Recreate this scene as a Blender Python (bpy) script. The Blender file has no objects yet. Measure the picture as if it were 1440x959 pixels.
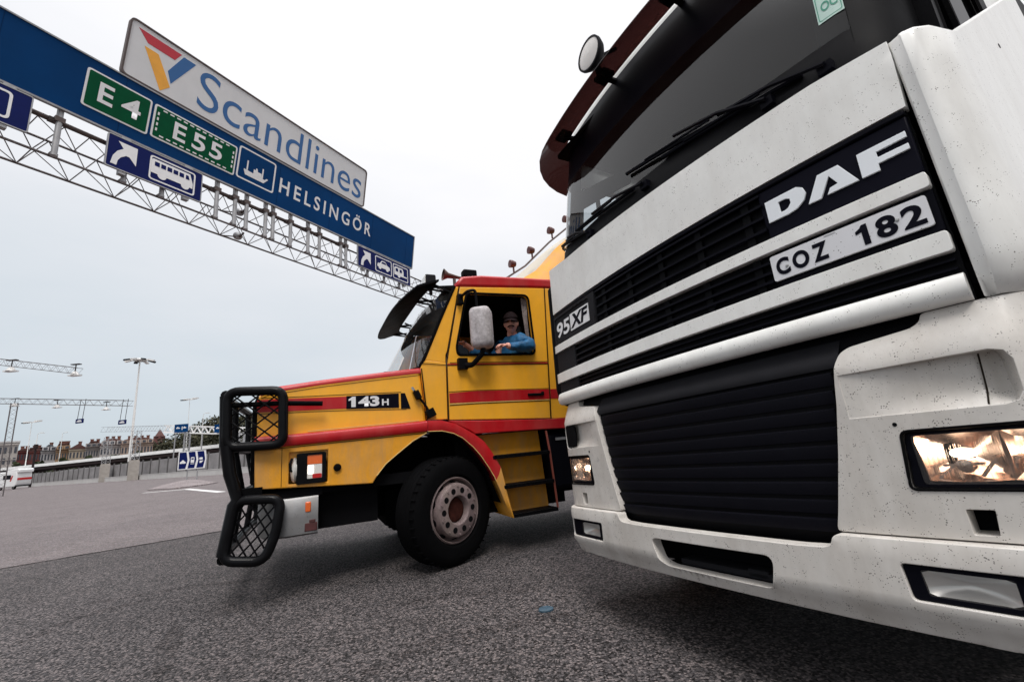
import bpy, bmesh, math, random
import numpy as np
from mathutils import Vector, Matrix
from mathutils.geometry import delaunay_2d_cdt
R = math.radians
random.seed(7)
sc = bpy.context.scene
col = sc.collection

# ------------------------------------------------------------------ camera, world, sun, exposure
F_PX, PITCH, ROLL, CAM_H = 612.0, R(12.75), R(-4.9), 1.13
_c, _s = math.cos(PITCH), math.sin(PITCH)
_r, _u, FWD = Vector((1, 0, 0)), Vector((0, -_s, _c)), Vector((0, _c, _s))
RIGHT = math.cos(ROLL) * _r + math.sin(ROLL) * _u
UP = -math.sin(ROLL) * _r + math.cos(ROLL) * _u
cam_d = bpy.data.cameras.new("camera")
cam = bpy.data.objects.new("camera", cam_d)
col.objects.link(cam)
cam.matrix_world = Matrix(((RIGHT.x, UP.x, -FWD.x, 0), (RIGHT.y, UP.y, -FWD.y, 0), (RIGHT.z, UP.z, -FWD.z, CAM_H), (0, 0, 0, 1)))
cam_d.sensor_width = 36
cam_d.lens = 36 * F_PX / 1440
cam_d.clip_start = 0.05
cam_d.clip_end = 3000
sc.camera = cam
sc.view_settings.view_transform = 'Standard'
sc.view_settings.look = 'None'
sc.view_settings.gamma = 1
sc.view_settings.exposure = 0.30

SUN_EL, SUN_AZ = R(54), R(174)          # azimuth measured clockwise from +Y
world = bpy.data.worlds.new("World")
sc.world = world
world.use_nodes = True
nt = world.node_tree
nt.nodes.clear()
def nn(t, kind, **kw):
    n = t.nodes.new(kind)
    for k, v in kw.items():
        setattr(n, k, v)
    return n
out = nn(nt, 'ShaderNodeOutputWorld')
sky = nn(nt, 'ShaderNodeTexSky', sky_type='NISHITA', sun_disc=False, sun_elevation=SUN_EL, sun_rotation=SUN_AZ)
bg1 = nn(nt, 'ShaderNodeBackground'); bg1.inputs[1].default_value = 0.08
nt.links.new(sky.outputs[0], bg1.inputs[0])
tc = nn(nt, 'ShaderNodeTexCoord')
sep = nn(nt, 'ShaderNodeSeparateXYZ'); nt.links.new(tc.outputs['Generated'], sep.inputs[0])
# cloud deck: brighter overhead and towards the right, bluish grey low on the left
mx = nn(nt, 'ShaderNodeMath', operation='MULTIPLY_ADD'); mx.inputs[1].default_value = 0.20; mx.inputs[2].default_value = 0.20
nt.links.new(sep.outputs[0], mx.inputs[0])
mz = nn(nt, 'ShaderNodeMath', operation='MULTIPLY_ADD'); mz.inputs[1].default_value = 0.95
nt.links.new(sep.outputs[2], mz.inputs[0]); nt.links.new(mx.outputs[0], mz.inputs[2])
mp = nn(nt, 'ShaderNodeMapping'); mp.inputs['Scale'].default_value = (1.2, 1.2, 4.0)
nt.links.new(tc.outputs['Generated'], mp.inputs[0])
ns = nn(nt, 'ShaderNodeTexNoise'); ns.inputs['Scale'].default_value = 1.6; ns.inputs['Detail'].default_value = 5; ns.inputs['Roughness'].default_value = 0.5
nt.links.new(mp.outputs[0], ns.inputs[0])
ma = nn(nt, 'ShaderNodeMath', operation='MULTIPLY_ADD'); ma.inputs[1].default_value = 0.42
nt.links.new(ns.outputs[0], ma.inputs[0]); nt.links.new(mz.outputs[0], ma.inputs[2])
cr = nn(nt, 'ShaderNodeValToRGB')
e = cr.color_ramp.elements
e[0].position = 0.18; e[0].color = (0.53, 0.61, 0.67, 1)
e[1].position = 0.95; e[1].color = (0.985, 0.98, 1.0, 1)
e2 = cr.color_ramp.elements.new(0.42); e2.color = (0.66, 0.725, 0.78, 1)
e3 = cr.color_ramp.elements.new(0.66); e3.color = (0.80, 0.825, 0.865, 1)
nt.links.new(ma.outputs[0], cr.inputs[0])
bg2 = nn(nt, 'ShaderNodeBackground')
# overcast luminance: even cloud, zenith cap added above the view for top light, dimmed behind the camera for contrast
zc = nn(nt, 'ShaderNodeMath', operation='MAXIMUM'); zc.inputs[1].default_value = 0.0; nt.links.new(sep.outputs[2], zc.inputs[0])
cie = nn(nt, 'ShaderNodeMath', operation='MULTIPLY_ADD'); cie.inputs[1].default_value = 0.12; cie.inputs[2].default_value = 0.81
nt.links.new(zc.outputs[0], cie.inputs[0])
zen = nn(nt, 'ShaderNodeMapRange', interpolation_type='SMOOTHSTEP'); zen.inputs[1].default_value = 0.87; zen.inputs[2].default_value = 1.0; zen.inputs[3].default_value = 0.0; zen.inputs[4].default_value = 5.5
nt.links.new(sep.outputs[2], zen.inputs[0])
ad = nn(nt, 'ShaderNodeMath', operation='ADD'); nt.links.new(cie.outputs[0], ad.inputs[0]); nt.links.new(zen.outputs[0], ad.inputs[1])
bk = nn(nt, 'ShaderNodeMapRange'); bk.inputs[1].default_value = -0.6; bk.inputs[2].default_value = 0.1; bk.inputs[3].default_value = 0.74; bk.inputs[4].default_value = 1.0
nt.links.new(sep.outputs[1], bk.inputs[0])
mu = nn(nt, 'ShaderNodeMath', operation='MULTIPLY'); nt.links.new(ad.outputs[0], mu.inputs[0]); nt.links.new(bk.outputs[0], mu.inputs[1])
nt.links.new(mu.outputs[0], bg2.inputs[1])
nt.links.new(cr.outputs[0], bg2.inputs[0])
mxs = nn(nt, 'ShaderNodeMixShader'); mxs.inputs[0].default_value = 0.93
nt.links.new(bg1.outputs[0], mxs.inputs[1]); nt.links.new(bg2.outputs[0], mxs.inputs[2])
nt.links.new(mxs.outputs[0], out.inputs[0])

sd = bpy.data.lights.new("sun", 'SUN'); sd.energy = 1.5; sd.angle = R(20); sd.color = (1.0, 0.965, 0.92)
so = bpy.data.objects.new("sun", sd); col.objects.link(so)
_dir = Vector((math.sin(SUN_AZ) * math.cos(SUN_EL), math.cos(SUN_AZ) * math.cos(SUN_EL), math.sin(SUN_EL)))
so.rotation_euler = _dir.to_track_quat('Z', 'Y').to_euler()

# ------------------------------------------------------------------ helpers
def at(px, py, Y):
    """point at world depth Y that the photograph's camera sees at that pixel"""
    d = RIGHT * ((px - 720) / F_PX) - UP * ((py - 479.5) / F_PX) + FWD
    return Vector((0, 0, CAM_H)) + d * (Y / d.y)

MATS = {}
def mat(name, c, rough=0.6, metal=0.0, var=0.12, vscale=6.0, spec=0.5, coat=0.0, bump=0.0, bscale=60.0, dirt=0.0, dirtcol=(0.05, 0.04, 0.03), dscale=90.0, emit=None, film=0.0):
    """procedural paint / metal / rubber: colour with large soft variation, optional specks of dirt, film and bump"""
    if name in MATS: return MATS[name]
    m = bpy.data.materials.new(name); m.use_nodes = True
    t = m.node_tree; b = t.nodes['Principled BSDF']
    if max(c) < 0.06 and spec == 0.5: spec = 0.05
    b.inputs['Roughness'].default_value = rough; b.inputs['Metallic'].default_value = metal
    b.inputs['Specular IOR Level'].default_value = spec
    b.inputs['Coat Weight'].default_value = coat; b.inputs['Coat Roughness'].default_value = 0.12
    tcn = nn(t, 'ShaderNodeTexCoord')
    n1 = nn(t, 'ShaderNodeTexNoise'); n1.inputs['Scale'].default_value = vscale; n1.inputs['Detail'].default_value = 6; n1.inputs['Roughness'].default_value = 0.62
    t.links.new(tcn.outputs['Object'], n1.inputs[0])
    r1 = nn(t, 'ShaderNodeValToRGB')
    r1.color_ramp.elements[0].position = 0.3; r1.color_ramp.elements[1].position = 0.7
    r1.color_ramp.elements[0].color = (*[v * (1 - var) for v in c], 1)
    r1.color_ramp.elements[1].color = (*[min(1, v * (1 + var * 0.5)) for v in c], 1)
    t.links.new(n1.outputs[0], r1.inputs[0])
    last = r1.outputs[0]
    if film > 0:
        n3 = nn(t, 'ShaderNodeTexNoise'); n3.inputs['Scale'].default_value = 2.3; n3.inputs['Detail'].default_value = 8; n3.inputs['Roughness'].default_value = 0.7
        mp3 = nn(t, 'ShaderNodeMapping'); mp3.inputs['Scale'].default_value = (2.2, 2.2, 0.55); t.links.new(tcn.outputs['Object'], mp3.inputs[0]); t.links.new(mp3.outputs[0], n3.inputs[0])
        r3 = nn(t, 'ShaderNodeValToRGB'); r3.color_ramp.elements[0].position = 0.42; r3.color_ramp.elements[1].position = 0.75
        r3.color_ramp.elements[1].color = (film, film, film, 1)
        t.links.new(n3.outputs[0], r3.inputs[0])
        mm = nn(t, 'ShaderNodeMix', data_type='RGBA'); mm.inputs[7].default_value = (0.30, 0.25, 0.20, 1)
        t.links.new(r3.outputs[0], mm.inputs[0]); t.links.new(last, mm.inputs[6]); last = mm.outputs[2]
    if dirt > 0:
        v = nn(t, 'ShaderNodeTexVoronoi'); v.inputs['Scale'].default_value = dscale
        t.links.new(tcn.outputs['Object'], v.inputs['Vector'])
        n2 = nn(t, 'ShaderNodeTexNoise'); n2.inputs['Scale'].default_value = dscale * 0.23; n2.inputs['Detail'].default_value = 2
        t.links.new(tcn.outputs['Object'], n2.inputs[0])
        th = nn(t, 'ShaderNodeMath', operation='MULTIPLY_ADD'); th.inputs[1].default_value = 0.9; th.inputs[2].default_value = -0.40 + dirt * 0.1
        t.links.new(n2.outputs[0], th.inputs[0])
        lt = nn(t, 'ShaderNodeMath', operation='LESS_THAN'); t.links.new(v.outputs['Distance'], lt.inputs[0]); t.links.new(th.outputs[0], lt.inputs[1])
        m2 = nn(t, 'ShaderNodeMath', operation='MULTIPLY'); m2.inputs[1].default_value = 0.85; t.links.new(lt.outputs[0], m2.inputs[0])
        mm = nn(t, 'ShaderNodeMix', data_type='RGBA'); mm.inputs[7].default_value = (*dirtcol, 1)
        t.links.new(m2.outputs[0], mm.inputs[0]); t.links.new(last, mm.inputs[6]); last = mm.outputs[2]
    t.links.new(last, b.inputs['Base Color'])
    rr = nn(t, 'ShaderNodeMapRange'); rr.inputs[3].default_value = max(0, rough - 0.1); rr.inputs[4].default_value = min(1, rough + 0.12)
    t.links.new(n1.outputs[0], rr.inputs[0]); t.links.new(rr.outputs[0], b.inputs['Roughness'])
    if bump > 0:
        nb = nn(t, 'ShaderNodeTexNoise'); nb.inputs['Scale'].default_value = bscale; nb.inputs['Detail'].default_value = 4
        t.links.new(tcn.outputs['Object'], nb.inputs[0])
        bp = nn(t, 'ShaderNodeBump'); bp.inputs['Strength'].default_value = bump; bp.inputs['Distance'].default_value = 0.01
        t.links.new(nb.outputs[0], bp.inputs['Height']); t.links.new(bp.outputs[0], b.inputs['Normal'])
    if emit:
        b.inputs['Emission Color'].default_value = (*emit[0], 1); b.inputs['Emission Strength'].default_value = emit[1]
    MATS[name] = m
    return m

def glass_mat(name, tint=(0.7, 0.75, 0.76), refl=1.0, rough=0.02, dirt=0.0):
    if name in MATS: return MATS[name]
    m = bpy.data.materials.new(name); m.use_nodes = True
    t = m.node_tree; t.nodes.clear()
    o = nn(t, 'ShaderNodeOutputMaterial')
    tr = nn(t, 'ShaderNodeBsdfTransparent'); tr.inputs[0].default_value = (*tint, 1)
    gl = nn(t, 'ShaderNodeBsdfGlossy'); gl.inputs['Roughness'].default_value = rough; gl.inputs[0].default_value = (refl, refl, refl, 1)
    fr = nn(t, 'ShaderNodeFresnel'); ge = nn(t, 'ShaderNodeNewGeometry'); io = nn(t, 'ShaderNodeMapRange'); io.inputs[3].default_value = 1.5; io.inputs[4].default_value = 1 / 1.5
    t.links.new(ge.outputs['Backfacing'], io.inputs[0]); t.links.new(io.outputs[0], fr.inputs[0])
    mxn = nn(t, 'ShaderNodeMixShader')
    t.links.new(fr.outputs[0], mxn.inputs[0]); t.links.new(tr.outputs[0], mxn.inputs[1]); t.links.new(gl.outputs[0], mxn.inputs[2])
    last = mxn.outputs[0]
    if dirt > 0:
        df = nn(t, 'ShaderNodeBsdfDiffuse'); df.inputs[0].default_value = (0.42, 0.40, 0.37, 1)
        tcn = nn(t, 'ShaderNodeTexCoord'); n1 = nn(t, 'ShaderNodeTexNoise'); n1.inputs['Scale'].default_value = 5; n1.inputs['Detail'].default_value = 6
        t.links.new(tcn.outputs['Object'], n1.inputs[0])
        mr = nn(t, 'ShaderNodeMapRange'); mr.inputs[1].default_value = 0.3; mr.inputs[2].default_value = 0.8; mr.inputs[3].default_value = dirt * 0.5; mr.inputs[4].default_value = dirt * 1.6
        t.links.new(n1.outputs[0], mr.inputs[0])
        m2 = nn(t, 'ShaderNodeMixShader'); t.links.new(mr.outputs[0], m2.inputs[0]); t.links.new(last, m2.inputs[1]); t.links.new(df.outputs[0], m2.inputs[2])
        last = m2.outputs[0]
    t.links.new(last, o.inputs[0])
    MATS[name] = m
    return m

def thing(name, label, cat, loc=(0, 0, 0), rot=(0, 0, 0), group=None):
    o = bpy.data.objects.new(name, None); col.objects.link(o)
    o.location = loc; o.rotation_euler = rot; o.empty_display_size = 0.2
    o['label'] = label; o['category'] = cat
    if group: o['group'] = group
    return o
def tag(o, label, cat, group=None):
    o['label'] = label; o['category'] = cat
    if group: o['group'] = group
    return o

def obj(name, bm, m, parent=None, smooth=None, bevel=0.0, seg=2, label=None, warp=None, weld=True, recalc=True):
    if warp:
        for v in bm.verts: v.co = warp(v.co)
    if weld: bmesh.ops.remove_doubles(bm, verts=bm.verts, dist=1e-5)
    if recalc: bmesh.ops.recalc_face_normals(bm, faces=bm.faces)
    me = bpy.data.meshes.new(name); bm.to_mesh(me); bm.free()
    for mm in (m if isinstance(m, (list, tuple)) else [m]): me.materials.append(mm)
    o = bpy.data.objects.new(name, me); col.objects.link(o)
    if parent: o.parent = parent
    if smooth is not None:
        for p in me.polygons: p.use_smooth = True
        me.set_sharp_from_angle(angle=R(smooth))
    if bevel > 0:
        md = o.modifiers.new('bevel', 'BEVEL'); md.width = bevel; md.segments = seg; md.limit_method = 'ANGLE'; md.angle_limit = R(40)
        md.harden_normals = False
        for p in me.polygons: p.use_smooth = True
        if smooth is None: me.set_sharp_from_angle(angle=R(35))
    if label: o['label'] = label
    return o
def struct(name, bm, m, **kw):
    o = obj(name, bm, m, **kw); o['kind'] = 'structure'; return o

def NB(): return bmesh.new()
def box(bm, c, s, rot=None, mi=0):
    M = Matrix.Translation(Vector(c))
    if rot is not None: M = M @ (rot if isinstance(rot, Matrix) else Matrix.Rotation(rot, 4, 'Z'))
    M = M @ Matrix.Diagonal((s[0], s[1], s[2], 1))
    g = bmesh.ops.create_cube(bm, size=1, matrix=M)
    if mi:
        for f in {f for v in g['verts'] for f in v.link_faces}: f.material_index = mi
def bar(bm, p, q, w, h=None):
    p, q = Vector(p), Vector(q); d = q - p
    M = Matrix.Translation((p + q) / 2) @ d.to_track_quat('Z', 'Y').to_matrix().to_4x4() @ Matrix.Diagonal((w, h or w, d.length, 1))
    bmesh.ops.create_cube(bm, size=1, matrix=M)
def cyl(bm, p, q, r, r2=None, seg=16, caps=True, mi=0):
    p, q = Vector(p), Vector(q); d = q - p
    M = Matrix.Translation((p + q) / 2) @ d.to_track_quat('Z', 'Y').to_matrix().to_4x4()
    g = bmesh.ops.create_cone(bm, cap_ends=caps, cap_tris=False, segments=seg, radius1=r, radius2=r if r2 is None else r2, depth=d.length, matrix=M)
    if mi:
        for f in {f for v in g['verts'] for f in v.link_faces}: f.material_index = mi
def tube(bm, pts, r, seg=10, closed=False):
    """swept round tube along a polyline"""
    pts = [Vector(p) for p in pts]; n = len(pts); rings = []
    up = None
    for i, p in enumerate(pts):
        a = pts[(i - 1) % n] if (closed or i > 0) else p
        b = pts[(i + 1) % n] if (closed or i < n - 1) else p
        t = (b - a).normalized()
        if up is None:
            up = t.orthogonal().normalized()
        up = (up - t * up.dot(t))
        if up.length < 1e-6: up = t.orthogonal()
        up.normalize(); sd_ = t.cross(up)
        rings.append([bm.verts.new(p + (up * math.cos(2 * math.pi * k / seg) + sd_ * math.sin(2 * math.pi * k / seg)) * r) for k in range(seg)])
    for i in range(n if closed else n - 1):
        A, B = rings[i], rings[(i + 1) % n]
        for k in range(seg): bm.faces.new((A[k], A[(k + 1) % seg], B[(k + 1) % seg], B[k]))
    if not closed:
        bm.faces.new(rings[0][::-1]); bm.faces.new(rings[-1])
def rounded_path(pts, rad, n=5, closed=True):
    """polyline with rounded corners (3D)"""
    pts = [Vector(p) for p in pts]; res = []; N = len(pts)
    for i, p in enumerate(pts):
        if not closed and i in (0, N - 1): res.append(p); continue
        a, b = pts[i - 1], pts[(i + 1) % N]
        u, v = (a - p), (b - p); r_ = min(rad, u.length * 0.45, v.length * 0.45)
        s0, s1 = p + u.normalized() * r_, p + v.normalized() * r_
        for k in range(n + 1):
            t = k / n; res.append(s0.lerp(p, t).lerp(p.lerp(s1, t), t))
    return res
def rrect(x0, z0, x1, z1, r, n=5):
    return [(p.x, p.y) for p in rounded_path([(x0, z0, 0), (x1, z0, 0), (x1, z1, 0), (x0, z1, 0)], r, n)]
def round_poly(pts, r, n=4):
    return [(p.x, p.y) for p in rounded_path([(a, b, 0) for a, b in pts], r, n)]
def lathe(bm, prof, M, seg=32, mi=0):
    """profile of (radius, height) about local z"""
    rings = []
    for r_, h in prof:
        rings.append([bm.verts.new(M @ Vector((max(r_, 1e-5) * math.cos(2 * math.pi * k / seg), max(r_, 1e-5) * math.sin(2 * math.pi * k / seg), h))) for k in range(seg)])
    for A, B in zip(rings, rings[1:]):
        for k in range(seg):
            f = bm.faces.new((A[k], A[(k + 1) % seg], B[(k + 1) % seg], B[k])); f.material_index = mi
def inside(p, poly):
    x, y = p; c = False; n = len(poly); j = n - 1
    for i in range(n):
        xi, yi = poly[i]; xj, yj = poly[j]
        if (yi > y) != (yj > y) and x < (xj - xi) * (y - yi) / (yj - yi) + xi: c = not c
        j = i
    return c
def densify(loop, step):
    res = []; n = len(loop)
    for i in range(n):
        a, b = loop[i], loop[(i + 1) % n]
        d = math.hypot(b[0] - a[0], b[1] - a[1]); k = max(1, int(math.ceil(d / step))) if step else 1
        for j in range(k):
            t = j / k; res.append((a[0] + (b[0] - a[0]) * t, a[1] + (b[1] - a[1]) * t))
    return res
def sheet(bm, outer, holes=(), step=0.0, depth=0.0, front=0.0, back=False, mi=0):
    """flat (x, z) polygon with holes as verts (x, front, z); walls run to y = front + depth"""
    loops = [densify(outer, step)] + [densify(h, step) for h in holes]
    pts, edges = [], []
    for lp in loops:
        b = len(pts); n = len(lp); pts += lp; edges += [(b + i, b + (i + 1) % n) for i in range(n)]
    nb = len(pts)
    if step:
        xs = [p[0] for p in outer]; zs = [p[1] for p in outer]
        x = min(xs) + step * 0.5
        while x < max(xs):
            z = min(zs) + step * 0.5
            while z < max(zs):
                if inside((x, z), loops[0]) and not any(inside((x, z), h) for h in loops[1:]):
                    if min((x - q[0]) ** 2 + (z - q[1]) ** 2 for q in pts[:nb]) > (step * 0.35) ** 2: pts.append((x, z))
                z += step
            x += step
    co, _, fs, *_ = delaunay_2d_cdt([Vector(p) for p in pts], edges, [], 0, 1e-6)
    fv = [bm.verts.new((p.x, front, p.y)) for p in co]
    bv = [bm.verts.new((p.x, front + depth, p.y)) for p in co] if back else None
    for f in fs:
        c = (sum(co[i].x for i in f) / len(f), sum(co[i].y for i in f) / len(f))
        if inside(c, loops[0]) and not any(inside(c, h) for h in loops[1:]):
            try:
                bm.faces.new([fv[i] for i in f]).material_index = mi
                if back: bm.faces.new([bv[i] for i in reversed(f)]).material_index = mi
            except ValueError: pass
    if depth:
        for lp in loops:
            A = [bm.verts.new((p[0], front, p[1])) for p in lp]; B = [bm.verts.new((p[0], front + depth, p[1])) for p in lp]
            for i in range(len(lp)):
                j = (i + 1) % len(lp); bm.faces.new((A[i], A[j], B[j], B[i])).material_index = mi
    for v in [v for v in bm.verts if not v.link_faces]: bm.verts.remove(v)
def loft(bm, rows):
    """grid surface from rows of points"""
    V_ = [[bm.verts.new(p) for p in r] for r in rows]
    for A, B in zip(V_, V_[1:]):
        for i in range(len(A) - 1): bm.faces.new((A[i], A[i + 1], B[i + 1], B[i]))
def solid(bm, prof, y0, y1, mi=0):
    """(x, z) profile extruded along y"""
    A = [bm.verts.new((x, y0, z)) for x, z in prof]; B = [bm.verts.new((x, y1, z)) for x, z in prof]
    n = len(prof)
    for i in range(n): bm.faces.new((A[i], A[(i + 1) % n], B[(i + 1) % n], B[i])).material_index = mi
    bm.faces.new(A[::-1]).material_index = mi; bm.faces.new(B).material_index = mi
def text_bm(bm, s, x0, z0, x1, z1, y=0.0, depth=0.002, bold=0.0, shear=0.0, flip=1, space=1.0, fit=True, box_of=None):
    """lettering as a mesh in the xz plane, fitted to the rectangle x0..x1, z0..z1 (height by the glyphs of box_of)"""
    cu = bpy.data.curves.new('lettering', 'FONT'); cu.body = s; cu.size = 1; cu.offset = bold; cu.shear = shear; cu.extrude = 0.0; cu.space_character = space
    cu.resolution_u = 6
    o = bpy.data.objects.new('lettering', cu); col.objects.link(o)
    bpy.context.view_layer.update()
    me = o.evaluated_get(bpy.context.evaluated_depsgraph_get()).to_mesh()
    tb = bmesh.new(); tb.from_mesh(me)
    bpy.data.objects.remove(o); bpy.data.curves.remove(cu)
    xs = [v.co.x for v in tb.verts]; ys = [v.co.y for v in tb.verts]
    a, b, c, d = min(xs), max(xs), min(ys), max(ys)
    for v in tb.verts:
        X = x0 + (v.co.x - a) / (b - a) * (x1 - x0); Z = z0 + (v.co.y - c) / (d - c) * (z1 - z0)
        v.co = Vector((X, y, Z))
    bmesh.ops.triangulate(tb, faces=tb.faces)
    ms = bpy.data.meshes.new('tmp'); tb.to_mesh(ms); tb.free(); bm.from_mesh(ms); bpy.data.meshes.remove(ms)

def numeral_one(bm, x0, z0, x1, z1, y, w=.42):
    W_, H_ = x1 - x0, z1 - z0
    sheet(bm, [(x1 - w * W_, z0), (x1, z0), (x1, z1), (x1 - w * W_ * .8, z1), (x1 - w * W_ * 1.15, z1 - .13 * H_), (x0, z1 - .24 * H_), (x0, z1 - .40 * H_), (x1 - w * W_, z1 - .34 * H_)], front=y)
def copy_tree(o, parent=None):
    c = o.copy(); col.objects.link(c); c.parent = parent
    for ch in list(o.children): copy_tree(ch, c)
    return c

# ------------------------------------------------------------------ materials
M_white = mat('white_paint', (0.81, 0.805, 0.775), 0.40, var=0.06, coat=0.25, dirt=0.30, dscale=125, film=0.22, dirtcol=(0.10, 0.08, 0.07))
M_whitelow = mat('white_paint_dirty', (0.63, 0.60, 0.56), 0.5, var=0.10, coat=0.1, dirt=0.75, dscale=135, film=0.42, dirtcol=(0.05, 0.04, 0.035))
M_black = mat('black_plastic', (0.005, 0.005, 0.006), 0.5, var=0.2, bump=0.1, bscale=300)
M_blackshiny = mat('black_gloss', (0.004, 0.004, 0.007), 0.35, var=0.1)
M_greyplastic = mat('dark_grey_plastic', (0.020, 0.020, 0.023), 0.62, var=0.15, bump=0.25, bscale=400)
M_rubber = mat('rubber', (0.0035, 0.0035, 0.004), 0.85, var=0.25, bump=0.2, bscale=120)
M_dark = mat('dark_interior', (0.006, 0.006, 0.007), 0.9)
M_steel = mat('steel', (0.42, 0.42, 0.41), 0.35, 0.9, var=0.2, dirt=0.3)
M_wheel = mat('wheel_paint', (0.21, 0.155, 0.155), 0.65, 0.1, var=0.4, vscale=14, film=0.5, dirt=0.3)
M_alu = mat('brushed_aluminium', (0.30, 0.30, 0.305), 0.5, 0.7, var=0.2, dirt=0.3, film=0.4)
M_galv = mat('galvanised_steel', (0.36, 0.36, 0.37), 0.5, 0.4, var=0.25)
M_rustbar = mat('rusty_steel', (0.10, 0.075, 0.07), 0.6, 0.3, var=0.3)
M_truss = mat('truss_steel', (0.17, 0.15, 0.15), 0.55, 0.4, var=0.2)
M_chrome = mat('reflector_chrome', (0.62, 0.52, 0.47), 0.22, 1.0, var=0.05)
M_yellow = mat('yellow_paint', (0.96, 0.445, 0.026), 0.34, var=0.06, coat=0.3, spec=0.35, film=0.16)
M_yellowlow = mat('yellow_paint_dusty', (0.80, 0.35, 0.022), 0.55, var=0.14, spec=0.3, film=0.55, bump=0.15)
M_red = mat('red_paint', (0.46, 0.005, 0.010), 0.4, var=0.1, coat=0.15, spec=0.35, film=0.14)
M_cream = mat('cream_pinstripe', (0.75, 0.55, 0.20), 0.5)
M_line = mat('black_pinstripe', (0.02, 0.015, 0.01), 0.6)
M_signblue = mat('sign_blue', (0.001, 0.042, 0.150), 0.55, var=0.25, vscale=0.5, spec=0.06)
M_signnavy = mat('sign_navy', (0.004, 0.010, 0.085), 0.55, var=0.1, spec=0.08)
M_signgreen = mat('sign_green', (0.001, 0.075, 0.030), 0.55, var=0.15, spec=0.06)
M_signwhite = mat('sign_white', (0.74, 0.74, 0.75), 0.5, var=0.06)
M_signboard = mat('sign_board_white', (0.66, 0.66, 0.67), 0.5, var=0.07, vscale=2, film=0.06)
M_letterblue = mat('letter_blue', (0.008, 0.10, 0.30), 0.5, var=0.06)
M_logored = mat('logo_red', (0.50, 0.012, 0.03), 0.5)
M_logoyel = mat('logo_yellow', (0.85, 0.38, 0.03), 0.5)
M_visor = mat('tinted_visor', (0.15, 0.075, 0.07), 0.3, var=0.15, spec=0.3)
M_skin = mat('skin', (0.74, 0.36, 0.27), 0.5, var=0.15, vscale=40)
M_jacket = mat('blue_jacket', (0.008, 0.115, 0.27), 0.7, var=0.55, vscale=16, bump=1.0, bscale=22)
M_amber = mat('amber_plastic', (0.80, 0.14, 0.02), 0.25, coat=0.5)
M_redlens = mat('red_plastic', (0.50, 0.01, 0.01), 0.3)
M_clearlens = mat('clear_lens', (0.75, 0.72, 0.68), 0.15, coat=0.6)
M_bulb = mat('lit_bulb', (1, 0.8, 0.6), 0.4, emit=((1.0, 0.80, 0.62), 6.0))
M_bulbsoft = mat('lit_reflector', (0.9, 0.7, 0.5), 0.3, emit=((1.0, 0.62, 0.34), 2.2))
M_concrete = mat('concrete', (0.36, 0.33, 0.30), 0.85, var=0.2, vscale=2)
M_concretelight = mat('concrete_light', (0.50, 0.49, 0.48), 0.8, var=0.12, vscale=0.7)
M_plate = mat('plate_white', (0.66, 0.66, 0.68), 0.4, var=0.05, dirt=0.1)
M_plateblack = mat('plate_black', (0.004, 0.004, 0.009), 0.45)
G_wind = glass_mat('truck_glass', (0.52, 0.56, 0.58), refl=0.85, dirt=0.008)
G_visor = glass_mat('visor_tint', (0.17, 0.095, 0.09), refl=0.6, rough=0.08, dirt=0.03)
G_clear = glass_mat('clear_glass', (0.90, 0.93, 0.94), dirt=0.03)
G_lamp = glass_mat('lamp_glass', (0.92, 0.90, 0.87), dirt=0.06, rough=0.05)
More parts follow.
